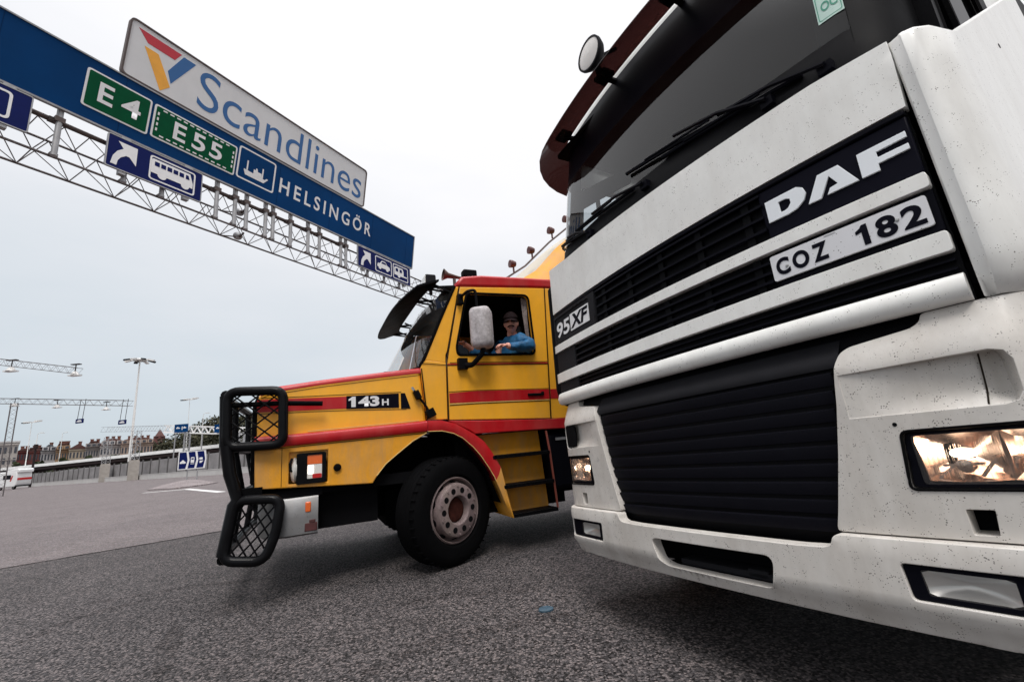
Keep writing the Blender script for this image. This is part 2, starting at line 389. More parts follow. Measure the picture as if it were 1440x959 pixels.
# ------------------------------------------------------------------ ground
def ground_pt(px, py, z=0.0):
    d = RIGHT * ((px - 720) / F_PX) - UP * ((py - 479.5) / F_PX) + FWD
    t = (z - CAM_H) / d.z
    return Vector((0, 0, CAM_H)) + d * t
def asphalt(name, dark, light, cell, tint=1.0, patch=0.3, rough=0.85, bump=0.6, brick=False):
    m = bpy.data.materials.new(name); m.use_nodes = True; t = m.node_tree; b = t.nodes['Principled BSDF']
    b.inputs['Specular IOR Level'].default_value = 0.3
    tcn = nn(t, 'ShaderNodeTexCoord')
    v = nn(t, 'ShaderNodeTexVoronoi'); v.inputs['Scale'].default_value = cell; t.links.new(tcn.outputs['Object'], v.inputs['Vector'])
    sx = nn(t, 'ShaderNodeSeparateColor'); t.links.new(v.outputs['Color'], sx.inputs[0])
    r1 = nn(t, 'ShaderNodeValToRGB'); el = r1.color_ramp.elements
    el[0].position = 0.05; el[0].color = (*[dark * k for k in (1.20, 0.93, 0.90)], 1); el[1].position = 0.95; el[1].color = (*[light * k for k in (1.13, 0.955, 0.93)], 1)
    em = el.new(0.6); em.color = (*[(dark * 0.55 + light * 0.45) * k for k in (1.05, 0.95, 0.975)], 1)
    t.links.new(sx.outputs[0], r1.inputs[0])
    # binder between the stones
    de = nn(t, 'ShaderNodeMapRange'); de.inputs[1].default_value = 0.25 / cell * 1.2; de.inputs[2].default_value = 0.75 / cell; de.inputs[3].default_value = 1.0; de.inputs[4].default_value = 0.45
    de.inputs[1].default_value = 0.35; de.inputs[2].default_value = 0.8
    t.links.new(v.outputs['Distance'], de.inputs[0])
    m1 = nn(t, 'ShaderNodeMix', data_type='RGBA', blend_type='MULTIPLY'); m1.inputs[0].default_value = 1.0
    t.links.new(r1.outputs[0], m1.inputs[6]); t.links.new(de.outputs[0], m1.inputs[7])
    n1 = nn(t, 'ShaderNodeTexNoise'); n1.inputs['Scale'].default_value = 0.55; n1.inputs['Detail'].default_value = 8; n1.inputs['Roughness'].default_value = 0.65
    t.links.new(tcn.outputs['Object'], n1.inputs[0])
    mr = nn(t, 'ShaderNodeMapRange'); mr.inputs[1].default_value = 0.3; mr.inputs[2].default_value = 0.7; mr.inputs[3].default_value = 1 - patch; mr.inputs[4].default_value = 1 + patch * 0.45
    t.links.new(n1.outputs[0], mr.inputs[0])
    m2 = nn(t, 'ShaderNodeMix', data_type='RGBA', blend_type='MULTIPLY'); m2.inputs[0].default_value = 1.0
    t.links.new(m1.outputs[2], m2.inputs[6]); t.links.new(mr.outputs[0], m2.inputs[7])
    last = m2.outputs[2]
    # oil and tyre stains
    n2 = nn(t, 'ShaderNodeTexNoise'); n2.inputs['Scale'].default_value = 1.7; n2.inputs['Detail'].default_value = 3; n2.inputs['Distortion'].default_value = 1.2
    t.links.new(tcn.outputs['Object'], n2.inputs[0])
    r2 = nn(t, 'ShaderNodeMapRange'); r2.inputs[1].default_value = 0.66; r2.inputs[2].default_value = 0.74; r2.inputs[3].default_value = 1.0; r2.inputs[4].default_value = 0.62
    t.links.new(n2.outputs[0], r2.inputs[0])
    m3 = nn(t, 'ShaderNodeMix', data_type='RGBA', blend_type='MULTIPLY'); m3.inputs[0].default_value = 1.0
    t.links.new(last, m3.inputs[6]); t.links.new(r2.outputs[0], m3.inputs[7]); last = m3.outputs[2]
    if brick:
        bk = nn(t, 'ShaderNodeTexBrick'); bk.inputs['Scale'].default_value = 1.0
        bk.inputs['Brick Width'].default_value = 0.42; bk.inputs['Row Height'].default_value = 0.21; bk.inputs['Mortar Size'].default_value = 0.012
        bk.inputs['Color1'].default_value = (1, 1, 1, 1); bk.inputs['Color2'].default_value = (0.86, 0.86, 0.86, 1); bk.inputs['Mortar'].default_value = (0.72, 0.70, 0.70, 1)
        mpn = nn(t, 'ShaderNodeMapping'); mpn.inputs['Rotation'].default_value = (0, 0, R(14)); t.links.new(tcn.outputs['Object'], mpn.inputs[0]); t.links.new(mpn.outputs[0], bk.inputs[0])
        m4 = nn(t, 'ShaderNodeMix', data_type='RGBA', blend_type='MULTIPLY'); m4.inputs[0].default_value = 0.8
        t.links.new(last, m4.inputs[6]); t.links.new(bk.outputs[0], m4.inputs[7]); last = m4.outputs[2]
    t.links.new(last, b.inputs['Base Color']); b.inputs['Roughness'].default_value = rough
    bp = nn(t, 'ShaderNodeBump'); bp.inputs['Strength'].default_value = bump; bp.inputs['Distance'].default_value = 0.006; bp.invert = True
    t.links.new(v.outputs['Distance'], bp.inputs['Height']); t.links.new(bp.outputs[0], b.inputs['Normal'])
    return m
M_asph = asphalt('coarse_asphalt', 0.005, 0.18, 80, patch=0.40, bump=0.8)
M_yard = asphalt('yard_paving', 0.115, 0.235, 55, patch=0.18, brick=True, bump=0.2)
M_earth = asphalt('island_earth', 0.17, 0.34, 30, patch=0.3, bump=0.4)
b_ = NB(); bmesh.ops.create_grid(b_, x_segments=1, y_segments=1, size=1500)
struct('ground', b_, M_asph)
s0, s1 = ground_pt(0, 800), ground_pt(310, 747)
sdir = (s1 - s0).normalized(); snor = Vector((-sdir.y, sdir.x, 0))
if snor.y < 0: snor = -snor
b_ = NB(); q = [s0 - sdir * 60, s0 + sdir * 140, s0 + sdir * 140 + snor * 220, s0 - sdir * 60 + snor * 220]
b_.faces.new([b_.verts.new((p.x, p.y, 0.004)) for p in q])
struct('paved_yard', b_, M_yard)
# tarred joint along the edge of the yard, a slightly uneven line
M_tar = mat('tar_joint', (0.035, 0.03, 0.03), 0.7, var=0.4, vscale=3)
b_ = NB(); L0, L1 = [], []
for i in range(161):
    t_ = -12 + i * 0.18; w_ = 0.010 + 0.012 * random.random() ** 2 + (0.016 if 9.0 < t_ < 10.5 else 0); k_ = 0.01 * math.sin(t_ * 3.1) + 0.008 * random.random()
    p = s0 + sdir * t_ + snor * (k_ - 0.01)
    L0.append((p.x - snor.x * w_, p.y - snor.y * w_, 0.008)); L1.append((p.x + snor.x * w_, p.y + snor.y * w_, 0.008))
loft(b_, [L0, L1])
struct('joint_line', b_, M_tar)
# faint dark tyre tracks on the asphalt
M_track = bpy.data.materials.new('tyre_track'); M_track.use_nodes = True
t = M_track.node_tree; t.nodes.clear(); o_ = nn(t, 'ShaderNodeOutputMaterial'); tr_ = nn(t, 'ShaderNodeBsdfTransparent'); df_ = nn(t, 'ShaderNodeBsdfDiffuse'); df_.inputs[0].default_value = (.022, .019, .018, 1)
tcn = nn(t, 'ShaderNodeTexCoord'); n1 = nn(t, 'ShaderNodeTexNoise'); n1.inputs['Scale'].default_value = 9; n1.inputs['Detail'].default_value = 8; n1.inputs['Roughness'].default_value = .8; t.links.new(tcn.outputs['Object'], n1.inputs[0])
mr_ = nn(t, 'ShaderNodeMapRange'); mr_.inputs[1].default_value = .42; mr_.inputs[2].default_value = .72; mr_.inputs[3].default_value = 0; mr_.inputs[4].default_value = .42; t.links.new(n1.outputs[0], mr_.inputs[0])
ms_ = nn(t, 'ShaderNodeMixShader'); t.links.new(mr_.outputs[0], ms_.inputs[0]); t.links.new(tr_.outputs[0], ms_.inputs[1]); t.links.new(df_.outputs[0], ms_.inputs[2]); t.links.new(ms_.outputs[0], o_.inputs[0])
b_ = NB()
def track(pts, w):
    P = [ground_pt(*p) for p in pts]; Q = []
    for i in range(len(P) - 1):
        for k in range(8): Q.append(P[i].lerp(P[i + 1], k / 8))
    Q.append(P[-1]); A, B = [], []
    for i, p in enumerate(Q):
        d = (Q[min(i + 1, len(Q) - 1)] - Q[max(i - 1, 0)]).normalized(); n_ = Vector((-d.y, d.x, 0)) * w * (.6 + .4 * math.sin(3.14 * i / (len(Q) - 1))) / 2
        A.append((p.x - n_.x, p.y - n_.y, .006)); B.append((p.x + n_.x, p.y + n_.y, .006))
    loft(b_, [A, B])
track([(225, 957), (238, 905), (250, 880)], .12); track([(120, 850), (260, 826), (400, 812)], .12); track([(560, 850), (640, 836), (760, 830)], .12); track([(500, 955), (620, 900), (800, 862)], .14); track([(30, 905), (110, 868), (230, 838)], .14)
struct('tyre_track', b_, M_track)
# painted white lines on the yard near the traffic island
def strip(bm, p, q, w, z):
    d = (q - p).normalized(); n_ = Vector((-d.y, d.x, 0)) * w / 2
    bm.faces.new([bm.verts.new((v.x, v.y, z)) for v in (p - n_, q - n_, q + n_, p + n_)])
b_ = NB()
strip(b_, ground_pt(202, 693), ground_pt(262, 688), 0.35, 0.008); strip(b_, ground_pt(262, 687.5), ground_pt(312, 692), 0.35, 0.0085)
M_road = mat('road_paint', (0.55, 0.54, 0.53), 0.7, var=0.3, vscale=4)
struct('road_marking', b_, M_road)

# traffic island: a low kerbed wedge of bare earth
isl = [ground_pt(207, 689.5), ground_pt(240, 688), ground_pt(268, 685), ground_pt(292, 681.5), ground_pt(306, 679), ground_pt(298, 677.6), ground_pt(276, 676.4), ground_pt(252, 678.4), ground_pt(228, 683)]
cI = sum(isl, Vector()) / len(isl)
ti = NB()
rows = [[(p.x, p.y, 0.0) for p in isl + isl[:1]], [(p.x, p.y, 0.06) for p in isl + isl[:1]], [(*(p.lerp(cI, 0.08)).xy, 0.08) for p in isl + isl[:1]], [(*(p.lerp(cI, 0.6)).xy, 0.26) for p in isl + isl[:1]], [(cI.x, cI.y, 0.34)] * (len(isl) + 1)]
loft(ti, rows)
o = obj('traffic_island', ti, M_earth, smooth=50); o['kind'] = 'structure'

# ------------------------------------------------------------------ sign gantry over the road
GP = Vector((-6.331, 8.251, 0)); GROT = R(90 - 26.6)
gan = thing('sign_gantry', 'long steel lattice gantry carrying the big blue direction sign over the road', 'gantry', GP, (0, 0, GROT))
ZB, ZT, YB = 6.33, 6.95, 0.64
XA, XB = -9.0, 17.0
b_ = NB()
for y_, z_, r_ in ((0, ZB, .022), (YB, ZB, .022), (YB, ZT, .022)):
    cyl(b_, (XA, y_, z_), (XB, y_, z_), r_, seg=8)
obj('chord', b_, M_truss, gan)
b_ = NB(); cyl(b_, (XA, -0.02, ZT + 0.03), (3.9, -0.02, ZT + 0.03), .042, seg=10); cyl(b_, (3.9, 0, ZT + 0.0), (XB, 0, ZT + 0.0), .024, seg=8)
obj('mounting_rail', b_, M_rustbar, gan, smooth=40)
b_ = NB(); n_ = int((XB - XA) / 0.65)
for i in range(n_):
    x0, x1 = XA + i * 0.65, XA + (i + 1) * 0.65; xm = (x0 + x1) / 2
    for y_ in (0, YB):
        cyl(b_, (x0, y_, ZB), (xm, y_, ZT), .009, seg=5); cyl(b_, (xm, y_, ZT), (x1, y_, ZB), .009, seg=5)
    for z_ in (ZB, ZT):
        cyl(b_, (x0, 0, z_), (x0, YB, z_), .009, seg=5)
        cyl(b_, (x0, 0, z_), (x1, YB, z_), .008, seg=5)
obj('lattice', b_, M_truss, gan)
for x_ in (XA + 0.3, XB - 0.3):
    b_ = NB()
    for dx in (-.3, .3):
        for dy in (0, YB): cyl(b_, (x_ + dx, dy, 0), (x_ + dx, dy, ZT + .1), .06, seg=8)
    for k in range(10):
        z_ = 0.3 + k * 0.65
        for dy in (0, YB): cyl(b_, (x_ - .3, dy, z_), (x_ + .3, dy, z_ + .6), .02, seg=5)
        for dx in (-.3, .3): cyl(b_, (x_ + dx, 0, z_), (x_ + dx, YB, z_ + .6), .02, seg=5)
    box(b_, (x_, YB / 2, 0.1), (1.2, 1.3, 0.3))
    obj('column', b_, M_galv, gan)
for x_ in (-2.27, -1.35, -.75, .25, .64, .90, 1.36, 1.55, 2.02, 2.53, 2.88, 3.6, 3.78, 4.6, 5.3, 6.0):
    b_ = NB()
    cyl(b_, (x_, -0.09, ZB - 0.02), (x_ + 0.0, -0.09, 7.16), .042, seg=12)
    cyl(b_, (x_, -0.09, ZB - 0.025), (x_, -0.09, ZB + 0.005), .05, seg=12)
    p_ = obj('sign_post', b_, M_galv, gan, smooth=40)
    b_ = NB()
    box(b_, (x_, -0.06, ZT + 0.03), (.13, .15, .09)); box(b_, (x_ - .09, -.03, ZT + .02), (.06, .09, .07)); box(b_, (x_, -0.07, 7.14), (.07, .06, .14))
    obj('clamp', b_, M_rustbar, p_)
    b_ = NB(); box(b_, (x_, -0.05, ZB), (.10, .10, .05)); obj('foot_clamp', b_, M_rustbar, p_)
TILT = R(8)
def sign_root(name, label, cat, z=7.18, tilt=TILT, group=None, y=-0.17):
    M = Matrix.Translation(GP) @ Matrix.Rotation(GROT, 4, 'Z') @ Matrix.Translation((0, y, z)) @ Matrix.Rotation(tilt, 4, 'X')
    o = thing(name, label, cat, group=group); o.matrix_world = M; return o
def plate(bm, poly, y, th=0.004): sheet(bm, poly, depth=th, front=y)
def ring(bm, x0, z0, x1, z1, r, w, y, th=0.004):
    sheet(bm, rrect(x0, z0, x1, z1, r), [rrect(x0 + w, z0 + w, x1 - w, z1 - w, max(.01, r - w * .7))], depth=th, front=y)

# --- the big blue sign
bs = sign_root('direction_sign', 'long dark blue direction sign with green route shields and white town name', 'road sign')
XL, XR, HB = -7.2, 6.56, 1.12
b_ = NB(); sheet(b_, rrect(XL, 0, XR, HB, .03), depth=.05, front=0); obj('sign_panel', b_, M_signblue, bs)
b_ = NB()
box(b_, ((XL + XR) / 2, .02, -.016), (XR - XL + .05, .075, .03)); box(b_, ((XL + XR) / 2, .02, HB + .014), (XR - XL + .05, .075, .026)); box(b_, (XR + .014, .02, HB / 2), (.026, .075, HB)); box(b_, (XL - .014, .02, HB / 2), (.026, .075, HB))
box(b_, ((XL + XR) / 2, .075, .3), (XR - XL, .05, .06)); box(b_, ((XL + XR) / 2, .075, .85), (XR - XL, .05, .06))
obj('frame', b_, M_galv, bs)
b_ = NB()
for x_ in np.arange(-6.2, 6.4, 1.55): box(b_, (x_, -.0012, HB / 2), (.006, .003, HB - .01))
obj('panel_joint', b_, mat('joint_blue', (.001, .02, .075), .6, spec=.05), bs)
def shield(x0, x1, z0, z1, dashed):
    b_ = NB(); plate(b_, rrect(x0, z0, x1, z1, .05), -.012, .012)
    s = obj('route_shield', b_, M_signwhite, bs)
    b_ = NB(); w = .032; plate(b_, rrect(x0 + w, z0 + w, x1 - w, z1 - w, .03), -.016, .003); obj('green_field', b_, M_signgreen, s)
    if dashed:
        b_ = NB(); q = .075; t_ = .028
        nx = 11
        for k in range(nx):
            xa = x0 + q + .06 + (x1 - x0 - 2 * q - .12) * k / nx
            for z_ in (z0 + q, z1 - q): box(b_, (xa + .04, -.018, z_), (.07, .004, t_))
        nz = 4
        for k in range(nz):
            za = z0 + q + .05 + (z1 - z0 - 2 * q - .1) * (k + .5) / nz
            for x_ in (x0 + q, x1 - q): box(b_, (x_, -.018, za), (t_, .004, .06))
        obj('dashed_border', b_, M_signwhite, s)
    return s
def letter(parent, s, x0, z0, x1, z1, y, m=None, bold=.012, space=1.0):
    b_ = NB(); text_bm(b_, s, x0, z0, x1, z1, y, bold=bold, space=space)
    return obj('lettering', b_, m or M_signwhite, parent, recalc=False)
s = shield(-2.09, -1.13, .22, .94, False)
letter(s, 'E', -1.90, .40, -1.69, .78, -.021, bold=.02); letter(s, '4', -1.57, .40, -1.28, .78, -.021, bold=.02)
s = shield(-1.085, .50, .24, .93, True)
letter(s, 'E', -.73, .40, -.51, .77, -.021, bold=.02); letter(s, '5', -.39, .40, -.14, .77, -.021, bold=.02); letter(s, '5', -.05, .40, .20, .77, -.021, bold=.02)
b_ = NB(); ring(b_, .545, .26, 1.44, 1.03, .07, .035, -.004); s = obj('ferry_panel', b_, M_signwhite, bs)
b_ = NB()
plate(b_, [(.70, .50), (.74, .40), (1.18, .40), (1.28, .53), (1.24, .54), (1.20, .49), (.70, .53)], -.004)
plate(b_, [(.755, .53), (.785, .53), (.785, .76), (.755, .76)], -.004)
plate(b_, [(.92, .51), (.92, .62), (.97, .62), (.97, .67), (1.00, .67), (1.02, .60), (1.11, .60), (1.12, .50)], -.0045)
plate(b_, [(1.12, .48), (1.15, .48), (1.15, .74), (1.12, .74)], -.005)
obj('ferry_pictogram', b_, M_signwhite, s)
letter(bs, 'HELSINGÖR', 1.575, .375, 4.60, .845, -.004, bold=.016, space=1.42)

# --- white company sign above it
ws = sign_root('company_sign', 'white company sign with red, yellow and blue logo standing above the blue sign', 'sign', y=-.15)
x0, x1, z0, z1 = -1.64, 4.22, 1.20, 2.34
b_ = NB(); sheet(b_, rrect(x0, z0, x1, z1, .09), depth=.06, front=0); obj('sign_panel', b_, M_signboard, ws)
b_ = NB(); sheet(b_, rrect(x0 - .03, z0 - .03, x1 + .03, z1 + .03, .11), [rrect(x0, z0, x1, z1, .09)], depth=.09, front=-.02)
obj('frame', b_, M_rustbar, ws)
for m_, pl in ((M_logored, [(-1.53, 2.24), (-.80, 2.24), (-.90, 2.04), (-1.36, 2.04)]), (M_logoyel, [(-1.40, 1.95), (-1.17, 1.95), (-.90, 1.42), (-1.05, 1.24)]), (M_letterblue, [(-.98, 1.73), (-.76, 2.22), (-.53, 2.22), (-.90, 1.50)])):
    b_ = NB(); plate(b_, pl, -.004); obj('logo_bar', b_, m_, ws)
letter(ws, 'Scandlines', -.42, 1.36, 4.09, 2.23, -.004, M_letterblue, bold=-.004)
for x_ in (-1.0, .55, 1.5, 2.6, 3.9):
    b_ = NB(); box(b_, (x_, .10, 1.2), (.05, .06, 2.34)); cyl(b_, (x_, .1, 2.33), (x_, .1, 2.43), .025, seg=8); obj('support', b_, M_galv, ws)

# --- small blue panels under the big sign
def small_sign(label, x0, x1, z0=6.47, z1=7.10):
    o = sign_root('lane_sign', label, 'road sign', z=0, tilt=0, group='small blue panels hung under the big sign', y=-.20)
    b_ = NB(); sheet(b_, rrect(x0, z0, x1, z1, .03), depth=.03, front=0); obj('sign_panel', b_, M_signnavy, o)
    b_ = NB(); ring(b_, x0 - .016, z0 - .016, x1 + .016, z1 + .016, .04, .018, -.005, .04)
    for x_ in (x0 + .25, x1 - .25):
        box(b_, (x_, .06, z0 - .02), (.1, .1, .10)); box(b_, (x_, .06, z1 + .03), (.14, .10, .05))
    obj('frame', b_, M_galv, o)
    return o
def arrow(o, x, z, k=1.0):
    pl = [(.00, .0), (.10, .0), (.12, .13), (.24, .25), (.20, .30), (.43, .42), (.42, .16), (.36, .20), (.34, .17), (.30, .05)]
    pl = [(0, 0), (.11, 0), (.125, .10), (.17, .175), (.26, .245), (.325, .285 - .04), (.46, .12), (.46, .48), (.10, .48), (.205, .365), (.10, .28), (.03, .16)]
    b_ = NB(); plate(b_, [(x + a * k, z + c * 1.02) for a, c in pl], -.004); obj('arrow', b_, M_signwhite, o)
o = small_sign('small navy sign with white arrow and a bus, under the green shields', -1.66, -.12)
arrow(o, -1.60, 6.53, .8)
b_ = NB(); ring(b_, -1.03, 6.53, -.24, 7.04, .06, .028, -.004); sp = obj('border', b_, M_signwhite, o)
b_ = NB()
zz = lambda a, c: (-1.0 + a, 6.58 + c)
plate(b_, [zz(0, .38), zz(.02, .40), zz(.66, .40), zz(.72, .20), zz(.72, .10), zz(.66, .10)] + [zz(.585 + .075 * math.cos(a), .10 + .075 * math.sin(a)) for a in [-math.pi * k / 8 for k in range(9)]] + [zz(.27, .10)] + [zz(.185 + .075 * math.cos(a), .10 + .075 * math.sin(a)) for a in [-math.pi * k / 8 for k in range(9)]] + [zz(0, .10)], -.004)
sp2 = obj('bus_pictogram', b_, M_signwhite, o)
b_ = NB()
for k in range(5): plate(b_, rrect(-1.0 + .05 + k * .105, 6.58 + .26, -1.0 + .13 + k * .105, 6.58 + .35, .008, 2), -.007, .002)
plate(b_, [zz(.585, .26), zz(.655, .26), zz(.63, .35), zz(.585, .35)], -.007, .002)
obj('bus_windows', b_, M_signnavy, sp2)
o = small_sign('small navy sign with white arrow, a car and a caravan, at the far sign end', 4.13, 6.42)
arrow(o, 4.24, 6.53, .85)
def car_pts(x, z, k): return [(x + a * k, z + c * k) for a, c in [(0, .12), (.03, .22), (.12, .24), (.2, .34), (.36, .34), (.44, .24), (.54, .21), (.56, .12)] + [(.44 + .06 * math.cos(t_), .10 + .06 * math.sin(t_)) for t_ in [-math.pi * j / 6 for j in range(7)]] + [(.12 + .06 * math.cos(t_), .10 + .06 * math.sin(t_)) for t_ in [-math.pi * j / 6 for j in range(7)]]]
for x0, kind in ((4.82, 'car'), (5.60, 'caravan')):
    b_ = NB(); ring(b_, x0, 6.53, x0 + .72, 7.04, .06, .028, -.004); obj('border', b_, M_signwhite, o)
    b_ = NB()
    if kind == 'car': plate(b_, car_pts(x0 + .08, 6.60, 1.0), -.004); nm = 'car_pictogram'
    else:
        plate(b_, [(x0 + .06, 6.68), (x0 + .06, 6.92), (x0 + .12, 6.96), (x0 + .46, 6.96), (x0 + .5, 6.86), (x0 + .5, 6.72), (x0 + .66, 6.72), (x0 + .66, 6.68)] + [(x0 + .28 + .06 * math.cos(t_), 6.67 + .06 * math.sin(t_)) for t_ in [-math.pi * j / 6 for j in range(7)]], -.004); nm = 'caravan_pictogram'
    q_ = obj(nm, b_, M_signwhite, o)
    b_ = NB()
    if kind == 'car': plate(b_, [(x0 + .25, 6.85), (x0 + .30, 6.91), (x0 + .43, 6.91), (x0 + .49, 6.85)], -.007, .002)
    else: plate(b_, rrect(x0 + .12, 6.80, x0 + .24, 6.91, .01, 2), -.007, .002); plate(b_, rrect(x0 + .31, 6.80, x0 + .42, 6.91, .01, 2), -.007, .002)
    obj('pictogram_window', b_, M_signnavy, q_)
o = small_sign('navy sign at the left frame edge with part of a white border', -5.2, -2.63)
b_ = NB(); ring(b_, -3.9, 6.55, -2.83, 7.03, .07, .035, -.004); obj('border', b_, M_signwhite, o)
b_ = NB(); ring(b_, -3.75, 6.66, -2.98, 6.93, .09, .10, -.004); obj('pictogram', b_, M_signwhite, o)
# floodlights on the truss
for x_, z_, y_ in ((.98, 6.25, .25), (1.02, 6.9, .3)):
    M = Matrix.Translation(GP) @ Matrix.Rotation(GROT, 4, 'Z') @ Matrix.Translation((x_, y_, z_))
    o = thing('floodlight', 'small round floodlight clamped to the bottom of the gantry lattice' if z_ < 6.5 else 'small round floodlight on the upper gantry lattice behind the posts', 'floodlight', group='gantry floodlights'); o.matrix_world = M
    b_ = NB(); lathe(b_, [(.0, .0), (.06, .0), (.085, .05), (.09, .13), (.075, .135)], Matrix.Rotation(R(-60), 4, 'X'), 16); obj('housing', b_, M_galv, o, smooth=40)
    b_ = NB(); lathe(b_, [(.0, .125), (.076, .125), (.076, .128), (0, .128)], Matrix.Rotation(R(-60), 4, 'X'), 16); obj('lens', b_, M_clearlens, o)
    b_ = NB(); bar(b_, (0, 0, 0), (0, -.15, .06), .03); bar(b_, (0, 0, 0), (-.3, .2, -.02), .02); obj('bracket', b_, M_rustbar, o)
#PART3
# ------------------------------------------------------------------ far side of the yard
# low concrete wall with a grey fence on it, running from near the truck away to the left
w0, w1 = ground_pt(322, 666.5), ground_pt(36, 684.5)
wd = (w1 - w0).normalized(); wn = Vector((-wd.y, wd.x, 0))
if wn.y < 0: wn = -wn
w0 = w0 - wd * 40; w1 = w1 + wd * 60; WL = (w1 - w0).length
ang = math.atan2(wd.y, wd.x)
lw = thing('low_wall', 'low pale concrete wall along the far edge of the yard', 'wall', w0, (0, 0, ang))
b_ = NB(); box(b_, (WL / 2, 0, .32), (WL, .3, .64)); box(b_, (WL / 2, 0, .67), (WL, .38, .06))
obj('wall_body', b_, M_concretelight, lw)
ysg = 1 if (Matrix.Rotation(ang, 3, 'Z') @ Vector((0, 1, 0))).y > 0 else -1
M_fence = mat('fence_panel', (0.27, 0.26, 0.265), 0.8, var=0.35, vscale=0.5)
M_fence2 = mat('fence_post', (0.10, 0.095, 0.095), 0.7)
fn = thing('fence', 'grey panel fence with dark posts standing behind the low wall', 'fence', w0 + wn * 1.2, (0, 0, ang))
b_ = NB()
k = 0; x = 0
while x < WL - 3:
    box(b_, (x + 1.48, 0, 1.62 + random.uniform(-.04, .04)), (2.9, .06, 2.15 + random.uniform(-.1, .1)))
    for j in range(9): box(b_, (x + .2 + j * .32, -.045 * ysg, 1.62), (.07, .04, 1.95))
    x += 3.0
obj('fence_panel', b_, M_fence, fn)
x = 0
while x < WL - 1:
    b_ = NB(); box(b_, (x, -.05 * ysg, 1.65), (.16, .16, 2.5)); obj('fence_post', b_, M_fence2, fn); x += 3.0

# elevated white walkway behind the fence
M_walk = mat('walkway_white', (0.86, 0.86, 0.85), 0.6, var=0.1, vscale=1)
M_brown = mat('dark_steel', (0.035, 0.025, 0.025), 0.6, var=0.3)
dk0, dk1 = at(345, 623.5, 82), at(-40, 660, 118)
dd = dk1 - dk0; dz_ = dd.z; L_ = dd.xy.length; da = math.atan2(dd.y, dd.x); zb = dk0.z
ew = thing('elevated_walkway', 'long white elevated walkway on dark legs crossing behind the fence', 'walkway', (dk0.x, dk0.y, 0), (0, 0, da))
b_ = NB(); box(b_, (L_ / 2, 0, zb), (L_ * 1.15, 2.6, .62)); obj('parapet', b_, M_walk, ew)
b_ = NB(); box(b_, (L_ / 2, 0, zb - .65), (L_ * 1.15, 2.2, .64)); box(b_, (L_ / 2, 0, zb - 1.1), (L_ * 1.15, .5, .5)); obj('girder', b_, M_brown, ew)
for k in range(9):
    b_ = NB(); x = 3 + k * 9.5; cyl(b_, (x, 0, 0), (x, 0, zb - 1), .22, seg=8); box(b_, (x, 0, zb - 1.4), (.5, 2.4, .4)); obj('leg', b_, M_brown, ew)

# concrete plinths with lattice towers
def lattice(bm, p, q, w, n, r, rd):
    p, q = Vector(p), Vector(q); d = (q - p); L = d.length; d.normalize()
    a = d.orthogonal().normalized(); c = d.cross(a)
    if abs(d.z) < .5: a = Vector((0, 0, 1)); c = d.cross(a)
    cs = [(a * s + c * t) * w / 2 for s, t in ((1, 1), (1, -1), (-1, -1), (-1, 1))]
    for o_ in cs: bar(bm, p + o_, q + o_, r)
    for i in range(n):
        u, v = p + d * (L * i / n), p + d * (L * (i + 1) / n)
        for k in range(4):
            A_, B_ = cs[k], cs[(k + 1) % 4]
            if i % 2: A_, B_ = B_, A_
            bar(bm, u + A_, v + B_, rd)
def gnd(px, pyh, Y):
    p = at(px, pyh, Y); return Vector((p.x, p.y, 0))
for px, Y, lab in ((147.5, 74, 'square concrete plinth with thin lattice tower, the more distant one'), (187.5, 66, 'square concrete plinth with thin lattice tower, the nearer one beside the mast')):
    o = thing('gantry_tower', lab, 'tower', gnd(px, 660, Y), (0, 0, R(42)), group='lattice towers on concrete plinths')
    b_ = NB(); box(b_, (0, 0, 1.4), (1.25, 1.25, 2.8)); box(b_, (0, 0, 2.85), (1.1, 1.1, .12)); obj('plinth', b_, M_concrete, o)
    b_ = NB(); lattice(b_, (0, 0, 2.9), (0, 0, 7.2), .75, 7, .07, .035); obj('lattice_mast', b_, M_galv, o)
# overhead lattice beams with lamps and hung signs
def beam(name, label, p, q, w, n, r, rd, m=None):
    mid = (p + q) / 2; o = thing(name, label, 'gantry', (mid.x, mid.y, 0))
    b_ = NB(); lattice(b_, p - Vector((mid.x, mid.y, 0)), q - Vector((mid.x, mid.y, 0)), w, n, r, rd)
    obj('lattice_beam', b_, m or M_galv, o); return o
M_thin = mat('pale_steel', (0.30, 0.30, 0.31), 0.6, 0.3)
M_lampw = mat('lamp_white', (0.75, 0.74, 0.72), 0.5)
beam('overhead_beam', 'thin pale overhead beam between the two lattice towers', at(146, 604, 74), at(236, 602, 66), .8, 22, .035, .02, M_thin)
b1 = beam('lamp_gantry', 'high thin lamp gantry ending in the sky at the far left', at(-130, 494, 27), at(112, 522, 27), .40, 40, .028, .010, M_truss)
b2 = beam('lamp_gantry', 'lower thin lamp gantry holding two small hung navy signs', at(-120, 562, 41), at(184, 567, 41), .50, 50, .035, .012, M_truss)
for bo, px in ((b1, -128), (b2, 5)):
    b_ = NB(); Y = 27 if bo is b1 else 41
    g_ = at(px, 660, Y); p = Vector((g_.x - bo.location.x, g_.y - bo.location.y, 0)); lattice(b_, p, p + Vector((0, 0, at(px, 500 if bo is b1 else 568, Y).z)), .45, 20, .04, .016)
    obj('column', b_, M_truss, bo)
